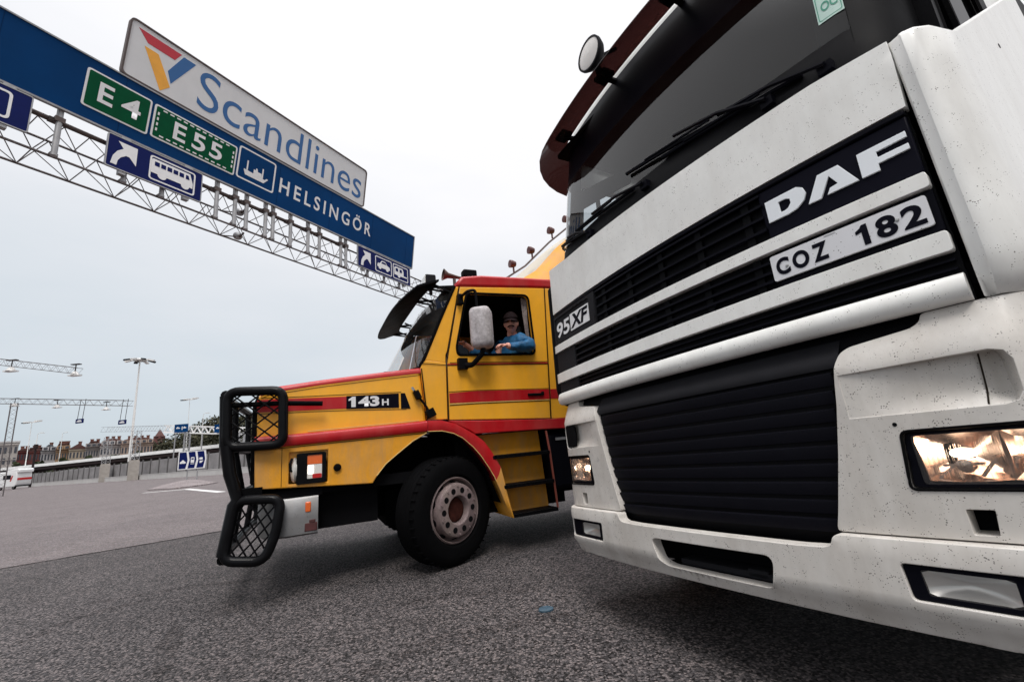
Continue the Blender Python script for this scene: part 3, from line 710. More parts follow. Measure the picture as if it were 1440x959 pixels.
for px, py, Y, w, lab in ((15, 522, 27, .62, 'pale lamp hanging from the high gantry, left of the pair'), (105, 528, 27, .55, 'pale lamp hanging at the end of the high gantry'), (20, 571, 41, .62, 'pale lamp under the lower gantry, leftmost of three'), (80, 573, 41, .62, 'pale lamp under the lower gantry, left of the hung signs'), (149, 576, 41, .55, 'pale lamp under the lower gantry between the hung signs')):
    c = at(px, py, Y)
    o = thing('gantry_lamp', lab, 'lamp', c, group='lamps hanging under the far gantries')
    b_ = NB(); box(b_, (0, 0, 0), (w * 1.1, .35, .07)); lathe(b_, [(.05, .03), (w * .42, .03), (w * .2, .24), (.05, .28)], Matrix.Identity(4), 10); obj('lamp_shade', b_, M_lampw, o)
    b_ = NB(); cyl(b_, (0, 0, .25), (0, 0, .75), .03, seg=6); box(b_, (0, 0, .72), (w * 1.0, .2, .05)); obj('hanger', b_, M_brown, o)
for px, py, lab in ((112, 592, 'small navy sign hung on two rods, left of two'), (172, 593.5, 'small navy sign hung on two rods near the tall mast')):
    c = at(px, py, 41)
    o = thing('hung_sign', lab, 'road sign', c, (0, 0, R(-8)), group='navy signs hung from the lower gantry')
    b_ = NB(); box(b_, (0, 0, 0), (.82, .08, .40)); obj('sign_panel', b_, M_signnavy, o)
    b_ = NB(); plate(b_, [(-.27, -.08), (-.27, 0), (-.1, .09), (.12, .09), (.28, 0), (.28, -.08)], -.046); obj('pictogram', b_, M_signwhite, o)
    b_ = NB(); t_ = at(px, 566, 41).z - c.z
    for s_ in (-.28, .28): cyl(b_, (s_, 0, .2), (s_ + .12, 0, t_ + .3), .022, seg=6)
    obj('hanger_rod', b_, M_brown, o)
# masts
def mast(px, pyt, Y, kind, lab, lean=0):
    top = at(px, pyt, Y); o = thing('light_mast' if kind != 'pole' else 'lamp_post', lab, 'light mast' if kind != 'pole' else 'lamp post', (top.x, top.y, 0))
    h = top.z; b_ = NB(); cyl(b_, (0, 0, 0), (0, 0, h), .30 if kind == 'ring' else .13, .12 if kind == 'ring' else .05, seg=10); obj('pole', b_, M_lampw if kind != 'dark' else M_brown, o)
    if kind == 'ring':
        b_ = NB(); lathe(b_, [(1.15, -.25), (1.25, -.05), (1.15, .15), (.2, .3)], Matrix.Translation((0, 0, h)), 20); obj('headframe', b_, M_lampw, o)
        for k in range(8):
            a = k * math.pi / 4 + .2; b_ = NB(); M = Matrix.Translation((2.1 * math.cos(a), 2.1 * math.sin(a), h - .15)) @ Matrix.Rotation(a, 4, 'Z') @ Matrix.Rotation(R(18), 4, 'Y')
            box(b_, M @ Vector((0, 0, 0)), (1.25, .62, .28), Matrix.Rotation(a, 4, 'Z') @ Matrix.Rotation(R(14), 4, 'Y')); bar(b_, (math.cos(a) * .9, math.sin(a) * .9, h), (math.cos(a) * 1.7, math.sin(a) * 1.7, h), .1)
            obj('floodlight', b_, M_greyplastic if k % 2 else M_lampw, o)
    elif kind == 'cross':
        b_ = NB(); bar(b_, (-1.3, 0, h), (1.3, 0, h), .12); bar(b_, (0, -1, h + .1), (0, 1, h + .1), .12); obj('cross_arm', b_, M_lampw, o)
        for k, (x, y) in enumerate(((-1.7, 0), (1.6, 0), (0, -1.1), (.3, 1.1))):
            b_ = NB(); box(b_, (x, y, h + (.3 if k % 2 else 0)), (1.5, .6, .22)); obj('lamp_head', b_, M_greyplastic if k == 0 else M_lampw, o)
    else:
        b_ = NB(); tube(b_, [(0, 0, h), (.15, 0, h + .25), (.7, 0, h + .32)], .05, 6); box(b_, (.95, 0, h + .3), (.8, .3, .13)); obj('lamp_head', b_, M_lampw, o)
mast(197, 506, 90, 'ring', 'tall white light mast crowned by a ring of floodlights')
mast(267, 562, 120, 'cross', 'distant thin light mast with crossed lamp heads left of the bull bar')
mast(45, 594, 110, 'cross', 'short looking light mast with crossed lamp heads over the red roofs')
mast(286, 583, 100, 'pole', 'slim lamp post with one arm in front of the dark trees')
mast(53, 611, 95, 'pole', 'slim lamp post with one arm above the dark roofed house')
mast(88, 610, 120, 'pole', 'faint slim lamp post above the orange house')
top = at(51, 625, 88); o = thing('signal_post', 'short thick dark post standing before the red brick houses', 'post', (top.x, top.y, 0))
b_ = NB(); cyl(b_, (0, 0, 0), (0, 0, top.z), .2, .16, seg=8); obj('pole', b_, M_brown, o); b_ = NB(); box(b_, (0, 0, top.z - .4), (.5, .4, .9)); obj('signal_head', b_, M_brown, o)

# white zigzag gantry with two blue lane signs
p, q = at(231, 603, 80), at(345, 606, 80); mid = (p + q) / 2
zg = thing('lane_gantry', 'white zigzag gantry on slim columns in front of the dark trees', 'gantry', (mid.x, mid.y, 0))
b_ = NB(); M_ = Vector((mid.x, mid.y, 0))
for dz_ in (-.6, .6): bar(b_, p - M_ + Vector((0, 0, dz_)), q - M_ + Vector((0, 0, dz_)), .22)
n_ = 22
for i in range(n_):
    u = (p - M_).lerp(q - M_, i / n_); v = (p - M_).lerp(q - M_, (i + 1) / n_); s_ = .6 if i % 2 else -.6
    bar(b_, u + Vector((0, 0, s_)), v + Vector((0, 0, -s_)), .15)
obj('zigzag_beam', b_, M_walk, zg)
for px in (264, 340):
    a = at(px, 606, 80); b_ = NB(); lattice(b_, (a.x - M_.x, a.y - M_.y, 0), (a.x - M_.x, a.y - M_.y, a.z), .8, 12, .12, .07); obj('column', b_, M_galv, zg)
for px in (247, 285):
    a = at(px, 606, 80); b_ = NB(); cyl(b_, (a.x - M_.x, a.y - M_.y, 0), (a.x - M_.x, a.y - M_.y, a.z), .10, seg=6); obj('post', b_, M_galv, zg)
for px, py, lab in ((255, 602, 'blue lane sign with white symbols on the left half of the zigzag gantry'), (311, 602, 'blue lane sign on the zigzag gantry beside the bull bar')):
    c = at(px, py, 79.2); o = thing('lane_sign', lab, 'road sign', c, (0, 0, R(5)), group='blue signs on the zigzag gantry')
    b_ = NB(); box(b_, (0, 0, 0), (2.3, .1, 1.45)); obj('sign_panel', b_, M_signblue, o)
    b_ = NB(); plate(b_, [(-.85, -.05), (-.85, .1), (-.6, .3), (-.35, .1), (-.2, .1), (-.2, -.05)], -.056); plate(b_, [(.1, -.3), (.25, -.3), (.25, .3), (.1, .3)], -.056); plate(b_, [(.35, -.05), (.35, .1), (.55, .3), (.85, .1), (.85, -.05)], -.056); obj('pictogram', b_, M_signwhite, o)

# three-arrow sign on the island
c = at(270, 646.5, 33.5)
ar = thing('lane_arrow_sign', 'blue and white sign of three arrow shapes on two posts on the earth island', 'road sign', (c.x, c.y, 0), (0, 0, R(10)))
zc = c.z
b_ = NB(); sheet(b_, [(-.94, zc - .66), (.90, zc - .66), (.97, zc), (.90, zc + .66), (-.94, zc + .66)], depth=.05); obj('sign_panel', b_, M_signwhite, ar)
for k in range(3):
    x = -.87 + k * .60; b_ = NB(); plate(b_, [(x, zc - .60), (x + .46, zc - .60), (x + .57, zc), (x + .46, zc + .60), (x, zc + .60), (x + (.11 if k else 0), zc)], -.006); f_ = obj('arrow_field', b_, M_signnavy, ar)
    b_ = NB()
    if k == 0: plate(b_, [(x + .06, zc - .22), (x + .06, zc - .10), (x + .16, zc - .06), (x + .20, zc + .02), (x + .32, zc + .02), (x + .38, zc - .08), (x + .45, zc - .1), (x + .45, zc - .22)], -.009)
    elif k == 1: plate(b_, rrect(x + .19, zc - .2, x + .43, zc + .2, .03, 2), -.009); plate(b_, [(x + .19, zc - .3), (x + .45, zc - .3), (x + .45, zc - .26), (x + .19, zc - .26)], -.009)
    else: plate(b_, rrect(x + .17, zc - .02, x + .40, zc + .14, .03, 2), -.009); plate(b_, [(x + .20, zc - .26), (x + .32, zc - .26), (x + .46, zc - .1), (x + .20, zc - .1)], -.009)
    obj('pictogram', b_, M_signwhite, f_)
    if k == 1:
        b_ = NB(); plate(b_, rrect(x + .23, zc + .02, x + .39, zc + .13, .01, 2), -.013); obj('pictogram_window', b_, M_signnavy, f_)
for x in (-.3, .38):
    b_ = NB(); cyl(b_, (x, .08, .1), (x, .08, zc + .5), .045, seg=8); obj('post', b_, M_galv, ar)

# motorhome parked at the far left
c = at(3, 682, 78)
mh = thing('motorhome', 'white motorhome with dark window and red rear lights at the left edge', 'motorhome', (c.x, c.y, 0), (0, 0, R(-8)))
M_van = mat('van_white', (0.72, 0.72, 0.72), 0.4, var=0.04)
b_ = NB(); solid(b_, [(-5, .45), (4.3, .45), (4.55, .9), (4.5, 2.2), (4.3, 3.0), (-5, 3.0)], -1.1, 1.1); obj('body', b_, M_van, mh, bevel=.12)
b_ = NB(); solid(b_, [(2.0, 2.95), (4.75, 2.75), (4.75, 3.25), (4.5, 3.4), (2.0, 3.25)], -1.08, 1.08); obj('roof_box', b_, M_van, mh, bevel=.08)
b_ = NB(); sheet(b_, rrect(1.7, 1.75, 3.3, 2.45, .1), depth=.02, front=-1.13); obj('window', b_, M_blackshiny, mh)
b_ = NB(); sheet(b_, rrect(-.3, 1.9, .15, 2.3, .05), depth=.02, front=-1.13); obj('window', b_, M_blackshiny, mh)
b_ = NB(); sheet(b_, [(3.2, 1.4), (3.45, 1.4), (3.75, 2.3), (3.5, 2.3)], depth=.02, front=-1.135); box(b_, (4.56, 0, 1.7), (.04, 2.0, .35)); obj('red_stripe', b_, M_redlens, mh)
for x in (-3.2, 1.2, -.1 - 0):
    if x == -.1: continue
    for y in (-.95, .95):
        b_ = NB(); cyl(b_, (x, y - .11, .33), (x, y + .11, .33), .33, seg=18); w_ = obj('wheel', b_, M_rubber, mh, smooth=40)
        b_ = NB(); cyl(b_, (x, y - .12, .33), (x, y + .12, .33), .18, seg=14); obj('rim', b_, M_steel, w_, smooth=40)
b_ = NB(); box(b_, (4.4, 0, .55), (.35, 2.1, .22)); obj('bumper', b_, M_greyplastic, mh)

# town houses along the far shore
M_win = mat('far_window', (0.05, 0.055, 0.07), 0.3)
M_rooft = mat('tile_roof', (0.10, 0.042, 0.036), 0.8, var=0.35, vscale=0.6)
M_roofd = mat('slate_roof', (0.075, 0.08, 0.09), 0.7, var=0.3, vscale=0.6)
M_chim = mat('chimney_brick', (0.17, 0.07, 0.05), 0.8, var=0.3)
def house(label, pxa, pxb, pye, pyr, Y, wall, roofm, rows, cols, style='gable', chim=2, depth=14):
    def ring_pt(px, py):          # a point at ground distance Y in that direction
        p = at(px, py, 1.0); return at(px, py, Y / p.xy.length)
    a, b2_ = ring_pt(pxa, pye), ring_pt(pxb, pye); md_ = (a + b2_) / 2; W_ = (b2_ - a).xy.length * 1.07; fa = math.atan2(b2_.y - a.y, b2_.x - a.x)
    h = ring_pt((pxa + pxb) / 2, pye).z; hr = ring_pt((pxa + pxb) / 2, pyr).z
    o = thing('town_house', label, 'house', (md_.x, md_.y, 0), (0, 0, fa), group='houses along the far street')
    b_ = NB(); box(b_, (0, depth / 2, h / 2), (W_, depth, h)); box(b_, (0, -.15, h - .3), (W_ + .3, .3, .5)); box(b_, (0, -.1, h * .62), (W_, .2, .25)); wl = obj('wall', b_, wall, o)
    b_ = NB()
    if style == 'gable': solid(b_, [(-W_ / 2 - .3, h), (W_ / 2 + .3, h), (W_ / 2 - 1.5, hr), (-W_ / 2 + 1.5, hr)], -.5, depth)
    elif style == 'front': solid(b_, [(-W_ / 2 - .3, h), (W_ / 2 + .3, h), (0, hr)], -.5, depth)
    elif style == 'flat': box(b_, (0, depth / 2, (h + hr) / 2 + .2), (W_ + .5, depth + .5, max(.5, hr - h)))
    elif style == 'mansard':
        solid(b_, [(-W_ / 2 - .3, h), (W_ / 2 + .3, h), (W_ / 2 - .6, h + (hr - h) * .7), (W_ / 2 - 3, hr), (-W_ / 2 + 3, hr), (-W_ / 2 + .6, h + (hr - h) * .7)], -.5, depth)
    rf = obj('roof', b_, roofm, o)
    for k in range(chim):
        b_ = NB(); x = (-.5 + (k + .6) / max(1, chim)) * W_ * .8; box(b_, (x, 5, hr - .2), (.9, .9, 2.0)); box(b_, (x, 5, hr + .85), (1.1, 1.1, .2)); obj('chimney', b_, M_chim, rf)
    if style in ('mansard', 'gable') and hr - h > 2:
        for k in range(max(2, cols // 2)):
            x = (-.5 + (k + .5) / max(2, cols // 2)) * W_; b_ = NB(); box(b_, (x, -.2, h + (hr - h) * .35), (1.6, 1.6, (hr - h) * .55)); d_ = obj('dormer', b_, wall, o)
            b_ = NB(); box(b_, (x, -1.03, h + (hr - h) * .35), (.9, .08, (hr - h) * .35)); obj('window', b_, M_win, d_)
    me = None
    for r_ in range(rows):
        for c_ in range(cols):
            x = (-.5 + (c_ + .5) / cols) * W_; z = h - (r_ + .62) * 3.4
            if z < 2: continue
            if me is None:
                b_ = NB(); box(b_, (0, 0, 0), (min(1.5, W_ / cols * .5), .12, 1.9)); w_ = obj('window', b_, M_win, o); me = w_.data
            else:
                w_ = bpy.data.objects.new('window', me); col.objects.link(w_); w_.parent = o
            w_.location = (x, -.05, z)
wallc = lambda n, c: mat('wall_' + n, [v * .72 for v in c], 0.85, var=0.25, vscale=0.4)
house('pale modern block with flat roof at the far left', -30, 25, 624, 622, 215, wallc('pale', (.52, .48, .45)), M_concretelight, 4, 8, 'flat', 0)
house('dark red brick house with chimney stacks next to the pale block', 25.5, 42, 634, 630, 235, wallc('brick', (.22, .06, .06)), M_rooft, 3, 4, 'gable', 2)
house('dark red brick house with grey dormer, second of the brick pair', 42.5, 58.5, 634, 629, 230, wallc('brick2', (.25, .08, .07)), M_rooft, 3, 4, 'mansard', 2)
house('white house under a wide slate grey roof', 59, 79.5, 634, 625, 225, wallc('white', (.60, .59, .60)), M_roofd, 3, 5, 'gable', 1)
house('ochre house with red tiled roof beside the white house', 80, 98, 632.5, 623, 222, wallc('ochre', (.45, .29, .17)), M_rooft, 3, 5, 'mansard', 3)
house('cream house with broad front gable', 98.5, 121, 631, 623.5, 220, wallc('cream', (.56, .47, .36)), M_rooft, 3, 5, 'front', 1)
house('grey stone house with steep dark red roof', 121.5, 142, 629, 620, 218, wallc('stone', (.42, .38, .36)), M_rooft, 4, 6, 'mansard', 2)
house('ornate white house with turret and small red gables', 142.5, 172, 626, 616, 215, wallc('white2', (.62, .58, .56)), M_rooft, 4, 7, 'mansard', 3)
house('long cream block with red brick bays and red roof', 172.5, 214, 624, 615, 212, wallc('bay', (.55, .42, .34)), M_rooft, 4, 10, 'mansard', 4)
c = at(225, 606, 240); o = thing('church_tower', 'small dark red spire rising at the edge of the wooded hill', 'church tower', (c.x, c.y, 0))
b_ = NB(); box(b_, (0, 0, c.z * .44), (3.6, 3.6, c.z * .88)); obj('tower_wall', b_, wallc('church', (.20, .08, .07)), o)
b_ = NB(); cyl(b_, (0, 0, c.z * .86), (0, 0, c.z + 1), 3.0, .1, seg=4, caps=False); obj('spire', b_, M_rooft, o)
# wooded hill
M_leaf = bpy.data.materials.new('hill_foliage'); M_leaf.use_nodes = True
t = M_leaf.node_tree; bb = t.nodes['Principled BSDF']; bb.inputs['Roughness'].default_value = 0.9
tcn = nn(t, 'ShaderNodeTexCoord'); n1 = nn(t, 'ShaderNodeTexNoise'); n1.inputs['Scale'].default_value = 0.25; n1.inputs['Detail'].default_value = 4; t.links.new(tcn.outputs['Object'], n1.inputs[0])
r1 = nn(t, 'ShaderNodeValToRGB'); r1.color_ramp.elements[0].position = .35; r1.color_ramp.elements[1].position = .7
r1.color_ramp.elements[0].color = (.018, .020, .012, 1); r1.color_ramp.elements[1].color = (.075, .07, .032, 1); t.links.new(n1.outputs[0], r1.inputs[0]); t.links.new(r1.outputs[0], bb.inputs['Base Color'])
hl, hr_ = at(180, 640, 190), at(420, 640, 190)
b_ = NB(); N_ = 40; rows = []
for j in range(8):
    row = []
    for i in range(N_ + 1):
        u = i / N_; x = hl.x + (hr_.x - hl.x) * u; prof = min(1, .40 + u * 3.2) if u < .25 else 1.0
        row.append((x, 185 + j * 12, max(0, (1 - (1 - j / 4) ** 2 if j < 4 else 1 - ((j - 4) / 4) ** 2)) * 19 * prof * (1 + .08 * math.sin(i * 1.7 + j))))
    rows.append(row)
loft(b_, rows)
M_hill = mat('hill_ground', (.04, .045, .025), .9, var=.3, vscale=.2)
struct('hill', b_, M_hill)
rng = np.random.default_rng(3); b_ = NB()
for k in range(230):
    u = rng.random() ** .9; x = hl.x + (hr_.x - hl.x) * u; y = 186 + rng.random() * 45
    prof = min(1, .40 + u * 3.2) if u < .25 else 1.0
    base = 19 * prof * (1 - (1 - min(1, (y - 185) / 48)) ** 2); rad = rng.uniform(2.2, 4.2); hh = rng.uniform(4, 7)
    for q_ in range(70):
        d = rng.normal(size=3); d /= np.linalg.norm(d); rr = rad * rng.uniform(.55, 1.08)
        c = Vector((x + d[0] * rr, y + d[1] * rr, base + hh * .75 + d[2] * rr * 1.05)); s_ = rng.uniform(.35, .8)
        e1 = Vector(rng.normal(size=3)).normalized() * s_; e2 = Vector(rng.normal(size=3)).normalized() * s_
        try: b_.faces.new([b_.verts.new(c + e1), b_.verts.new(c + e2), b_.verts.new(c - e1), b_.verts.new(c - e2 * .7)])
        except ValueError: pass
w_ = obj('wooded_hill_trees', b_, M_leaf, recalc=False, weld=False); w_['kind'] = 'stuff'; w_['label'] = 'dense dark trees covering the hill behind the zigzag gantry'; w_['category'] = 'trees'
# bushes and clutter between fence and houses
M_bush = mat('far_hedge', (.045, .055, .03), .9, var=.4, vscale=.4)
b_ = NB()
for k in range(4200):
    u = rng.random(); p = at(20 + 320 * u, 655, 112 + rng.random() * 14); c = Vector((p.x, p.y, rng.uniform(.4, 6.2) * (1 - .3 * math.sin(u * 29) ** 2))); s_ = rng.uniform(.3, .8)
    e1 = Vector(rng.normal(size=3)).normalized() * s_; e2 = Vector(rng.normal(size=3)).normalized() * s_
    b_.faces.new([b_.verts.new(c + e1), b_.verts.new(c + e2), b_.verts.new(c - e1), b_.verts.new(c - e2)])
w_ = obj('hedge_foliage', b_, M_bush, recalc=False, weld=False); w_['kind'] = 'stuff'; w_['label'] = 'dark bushes growing under the elevated walkway behind the fence'; w_['category'] = 'bushes'
# flattened blue lid on the asphalt
g_ = ground_pt(768, 858)
b_ = NB(); lathe(b_, [(.001, .008), (.030, .008), (.034, .006), (.035, .0)], Matrix.Diagonal((1, .72, 1, 1)), 20)
M_lid = mat('blue_lid', (.035, .075, .11), .6, var=.3, vscale=60, dirt=.4, dscale=300)
o = obj('bottle_cap', b_, M_lid, smooth=40); o.location = g_ + Vector((0, 0, .004)); o.scale = (1.5, 1.5, 1.5); o.rotation_euler = (R(4), 0, R(12)); tag(o, 'small flattened blue cap lying on the asphalt between the trucks', 'cap')
#PART4
# ------------------------------------------------------------------ yellow bonneted truck (x forward, y out to its left, z up)
TA = math.atan2(-math.cos(R(64.8)), -math.sin(R(64.8)))
yt = thing('bonneted_truck', 'yellow bonneted truck with red stripes, black visor and black bull bar', 'truck', (-.736, 4.541, 0), (0, 0, TA))
YH, YF, YD = -.05, .0, -.03           # hood, fender and door planes
YR = -2.36                              # far side
def pan(name, outer, holes, m, y, th=.03, step=0, parent=yt, bevel=.006, label=None):
    b_ = NB(); sheet(b_, [(a, c) for a, c in outer], [list(h) for h in holes], step=step, depth=-th, front=y)
    return obj(name, b_, m, parent, bevel=bevel, label=label)
def mirror_y(bm, yc):
    for v in bm.verts: v.co.y = 2 * yc - v.co.y
# hood
hp = [(1.70, .95), (1.715, 1.66), (1.69, 1.735), (1.62, 1.765), (1.2, 1.825), (.7, 1.885), (.25, 1.935), (.20, 1.39), (.20, 1.30)]
b_ = NB(); solid(b_, hp, YR + .05, YH); hood = obj('hood', b_, M_yellow, yt, bevel=.035, seg=3)
# red rim along the top of the hood
b_ = NB()
top = [(1.69, 1.74), (1.62, 1.768), (1.2, 1.828), (.7, 1.888), (.245, 1.938)]
loft(b_, [[(x, YH + .004, z - .042 - .012 * max(0, (1.1 - x))) for x, z in top], [(x, YH + .006, z - .014) for x, z in top], [(x, YH - .022, z + .006) for x, z in top], [(x, YH - .25, z + .022) for x, z in top]])
obj('red_top_stripe', b_, M_red, hood, smooth=60)
def line(pts, w=.006, y=YH + .004, parent=None, m=None, name='pinstripe', th=.003):
    b_ = NB()
    A = [(x, y, z + w / 2) for x, z in pts]; B = [(x, y, z - w / 2) for x, z in pts]
    loft(b_, [A, B]); loft(b_, [[(a, y - th, c) for a, _, c in B], [(a, y, c) for a, _, c in B]])
    return obj(name, b_, m or M_line, parent or hood)
line([(x, z - .062 - .012 * max(0, 1.1 - x)) for x, z in top], .005)
line([(1.70, 1.678), (1.3, 1.682), (.95, 1.688), (.45, 1.694)], .005)
line([(1.70, 1.538), (1.3, 1.540), (.95, 1.536), (.40, 1.520)], .005)
# hood red band with badge
pan('red_band', [(1.712, 1.553), (1.712, 1.665), (.97, 1.668), (.97, 1.555)], [], M_red, YH + .004, .003, parent=hood, bevel=0)
bd = pan('badge', [(.97, 1.550), (.97, 1.672), (.475, 1.682), (.475, 1.540)], [], M_plateblack, YH + .006, .004, parent=hood, bevel=0)
pan('badge', [(.455, 1.683), (.412, 1.683), (.36, 1.525), (.455, 1.530)], [], M_plateblack, YH + .006, .004, parent=hood, bevel=0)
b_ = NB(); text_bm(b_, '43', -.862, 1.564, -.665, 1.664, 0, bold=.045); numeral_one(b_, -.950, 1.564, -.885, 1.664, 0, .62)
for v in b_.verts: v.co = Vector((-v.co.x, YH + .0095, v.co.z))
obj('badge_lettering', b_, M_signwhite, bd, recalc=False)
b_ = NB(); text_bm(b_, 'H', -.64, 1.568, -.575, 1.632, 0, bold=.03)
for v in b_.verts: v.co = Vector((-v.co.x, YH + .0095, v.co.z))
obj('badge_lettering', b_, M_signwhite, bd, recalc=False)
# shut lines
for pts in ([(1.50, 1.40), (1.505, 1.72)],):
    pan('shut_line', [(pts[0][0] - .002, pts[0][1]), (pts[0][0] + .002, pts[0][1]), (pts[1][0] + .002, pts[1][1]), (pts[1][0] - .002, pts[1][1])], [], M_line, YH + .002, .002, parent=hood, bevel=0)
# radiator shell at the very front
b_ = NB(); solid(b_, [(1.70, .92), (1.745, .95), (1.75, 1.62), (1.72, 1.70), (1.70, 1.70)], YR + .15, YH - .03); gr = obj('radiator_grille', b_, M_black, yt, bevel=.015)
b_ = NB()
for k in range(9): box(b_, (1.755, (YR + YH) / 2, 1.0 + k * .072), (.02, 1.9, .03))
obj('grille_bar', b_, M_steel, gr)
# lower yellow fender panel with the arch cut
fo = [(1.712, 1.245), (1.70, .90), (1.40, .885), (1.05, .862), (.74, .845), (.705, .90), (.62, 1.0), (.50, 1.09), (.36, 1.19), (.217, 1.262), (.21, 1.285), (.8, 1.268), (1.48, 1.245)]
hole = [(1.445, .885 + .03), (1.13, .885 + .02), (1.13, 1.185), (1.445, 1.185)]
fe = pan('front_fender', fo, [hole], M_yellowlow, YF, .05, bevel=.008)
line([(1.50, .91), (1.502, 1.235)], .004, YF + .002, fe)
pan('shut_line', [(1.498, .90), (1.502, .90), (1.504, 1.24), (1.50, 1.24)], [], M_line, YF + .002, .002, parent=fe, bevel=0)
# red lower band: proud, with rounded top
def band(name, rowsxz, ys, m, parent=None, smooth=60):
    b_ = NB(); loft(b_, [[(x, y, z) for (x, z), y in zip(r, [yy] * len(r))] for r, yy in zip(rowsxz, ys)]); return obj(name, b_, m, parent or yt, smooth=smooth)
xs_ = [1.718, 1.48, 1.1, .7, .4, .21]; zt = [1.338, 1.340, 1.352, 1.368, 1.380, 1.392]; zb_ = [1.235, 1.240, 1.252, 1.265, 1.276, 1.283]
band('red_fender_band', [[(x, z + .006) for x, z in zip(xs_, zt)], [(x, z - .004) for x, z in zip(xs_, zt)], [(x, z - .022) for x, z in zip(xs_, zt)], [(x, z + .01) for x, z in zip(xs_, zb_)], [(x, z) for x, z in zip(xs_, zb_)], [(x, z) for x, z in zip(xs_, zb_)]], [YH - .01, YF + .012, YF + .026, YF + .022, YF + .012, YF - .04], M_red, fe)
line([(x, z - .012) for x, z in zip(xs_, zb_)], .005, YF + .004, fe)
line([(1.30, 1.362), (.95, 1.374), (.6, 1.387), (.28, 1.40)], .006, YH + .004, hood, M_cream)
# rear half of the mudguard behind the wheel
O_ = [(.205, 1.392), (.06, 1.385), (-.08, 1.345), (-.157, 1.30), (-.28, 1.225), (-.383, 1.144), (-.465, 1.03), (-.527, .912), (-.555, .86)]
I_ = [(.205, 1.283), (.06, 1.278), (-.06, 1.245), (-.15, 1.195), (-.26, 1.095), (-.345, .99), (-.42, .87), (-.475, .77), (-.49, .73)]
O2 = [(-.555, .86), (-.585, .72), (-.603, .60), (-.635, .46), (-.66, .35)]; I2 = [(-.49, .73), (-.535, .62), (-.565, .53), (-.605, .43), (-.645, .345)]
def guard(name, O, I, m):
    b_ = NB(); M2 = [((a + c) / 2, (b + d) / 2) for (a, b), (c, d) in zip(O, I)]
    loft(b_, [[(x, YF - .10, z) for x, z in O], [(x, YF + .008, z) for x, z in O], [(x, YF + .024, z - .004) for x, z in M2], [(x, YF + .006, z) for x, z in I], [(x, YF - .5, z) for x, z in I]])
    return obj(name, b_, m, yt, smooth=50)
g1 = guard('mudguard', O_, I_, M_red); g2 = guard('mudguard', O2, I2, M_yellowlow)
g2['label'] = 'yellow lower end of the mudguard'
def edge_line(pts, y, parent):
    b_ = NB(); tube(b_, [(x, y, z) for x, z in pts], .004, 6); obj('pinstripe', b_, M_cream, parent)
edge_line(I_ , YF + .012, g1); edge_line([(.217, 1.272), (.36, 1.20), (.50, 1.10), (.62, 1.01), (.705, .91)], YF + .006, fe)
# wheel housing: dark inner arch and chassis
b_ = NB()
arc = [(.74, .80), (.70, .92), (.5, 1.10), (.217, 1.262), (.05, 1.27), (-.15, 1.19), (-.40, .88), (-.55, .5)]
loft(b_, [[(x, YF - .05, z) for x, z in arc], [(x, -.85, z) for x, z in arc]])
obj('wheel_arch', b_, M_dark, yt)
b_ = NB(); box(b_, (.9, -1.2, .86), (1.62, 2.2, .10)); box(b_, (-1.0, -.95, .80), (5.6, .09, .28)); box(b_, (-1.0, -1.45, .80), (5.6, .09, .28)); box(b_, (.45, -1.2, .85), (2.2, .9, .8)); box(b_, (1.15, -1.2, .66), (.95, 2.0, .34)); box(b_, (-1.0, -1.2, .62), (1.0, 1.7, .5)); box(b_, (-2.6, -1.2, .7), (2.2, 1.2, .5)); box(b_, (.3, -1.2, .55), (.5, 1.3, .35)); box(b_, (-.9, -1.2, 1.05), (1.5, 1.9, .35)); box(b_, (0, -1.2, .50), (.16, 1.9, .16))
box(b_, (.95, -.62, .72), (.42, .3, .22))
obj('chassis', b_, M_dark, yt)
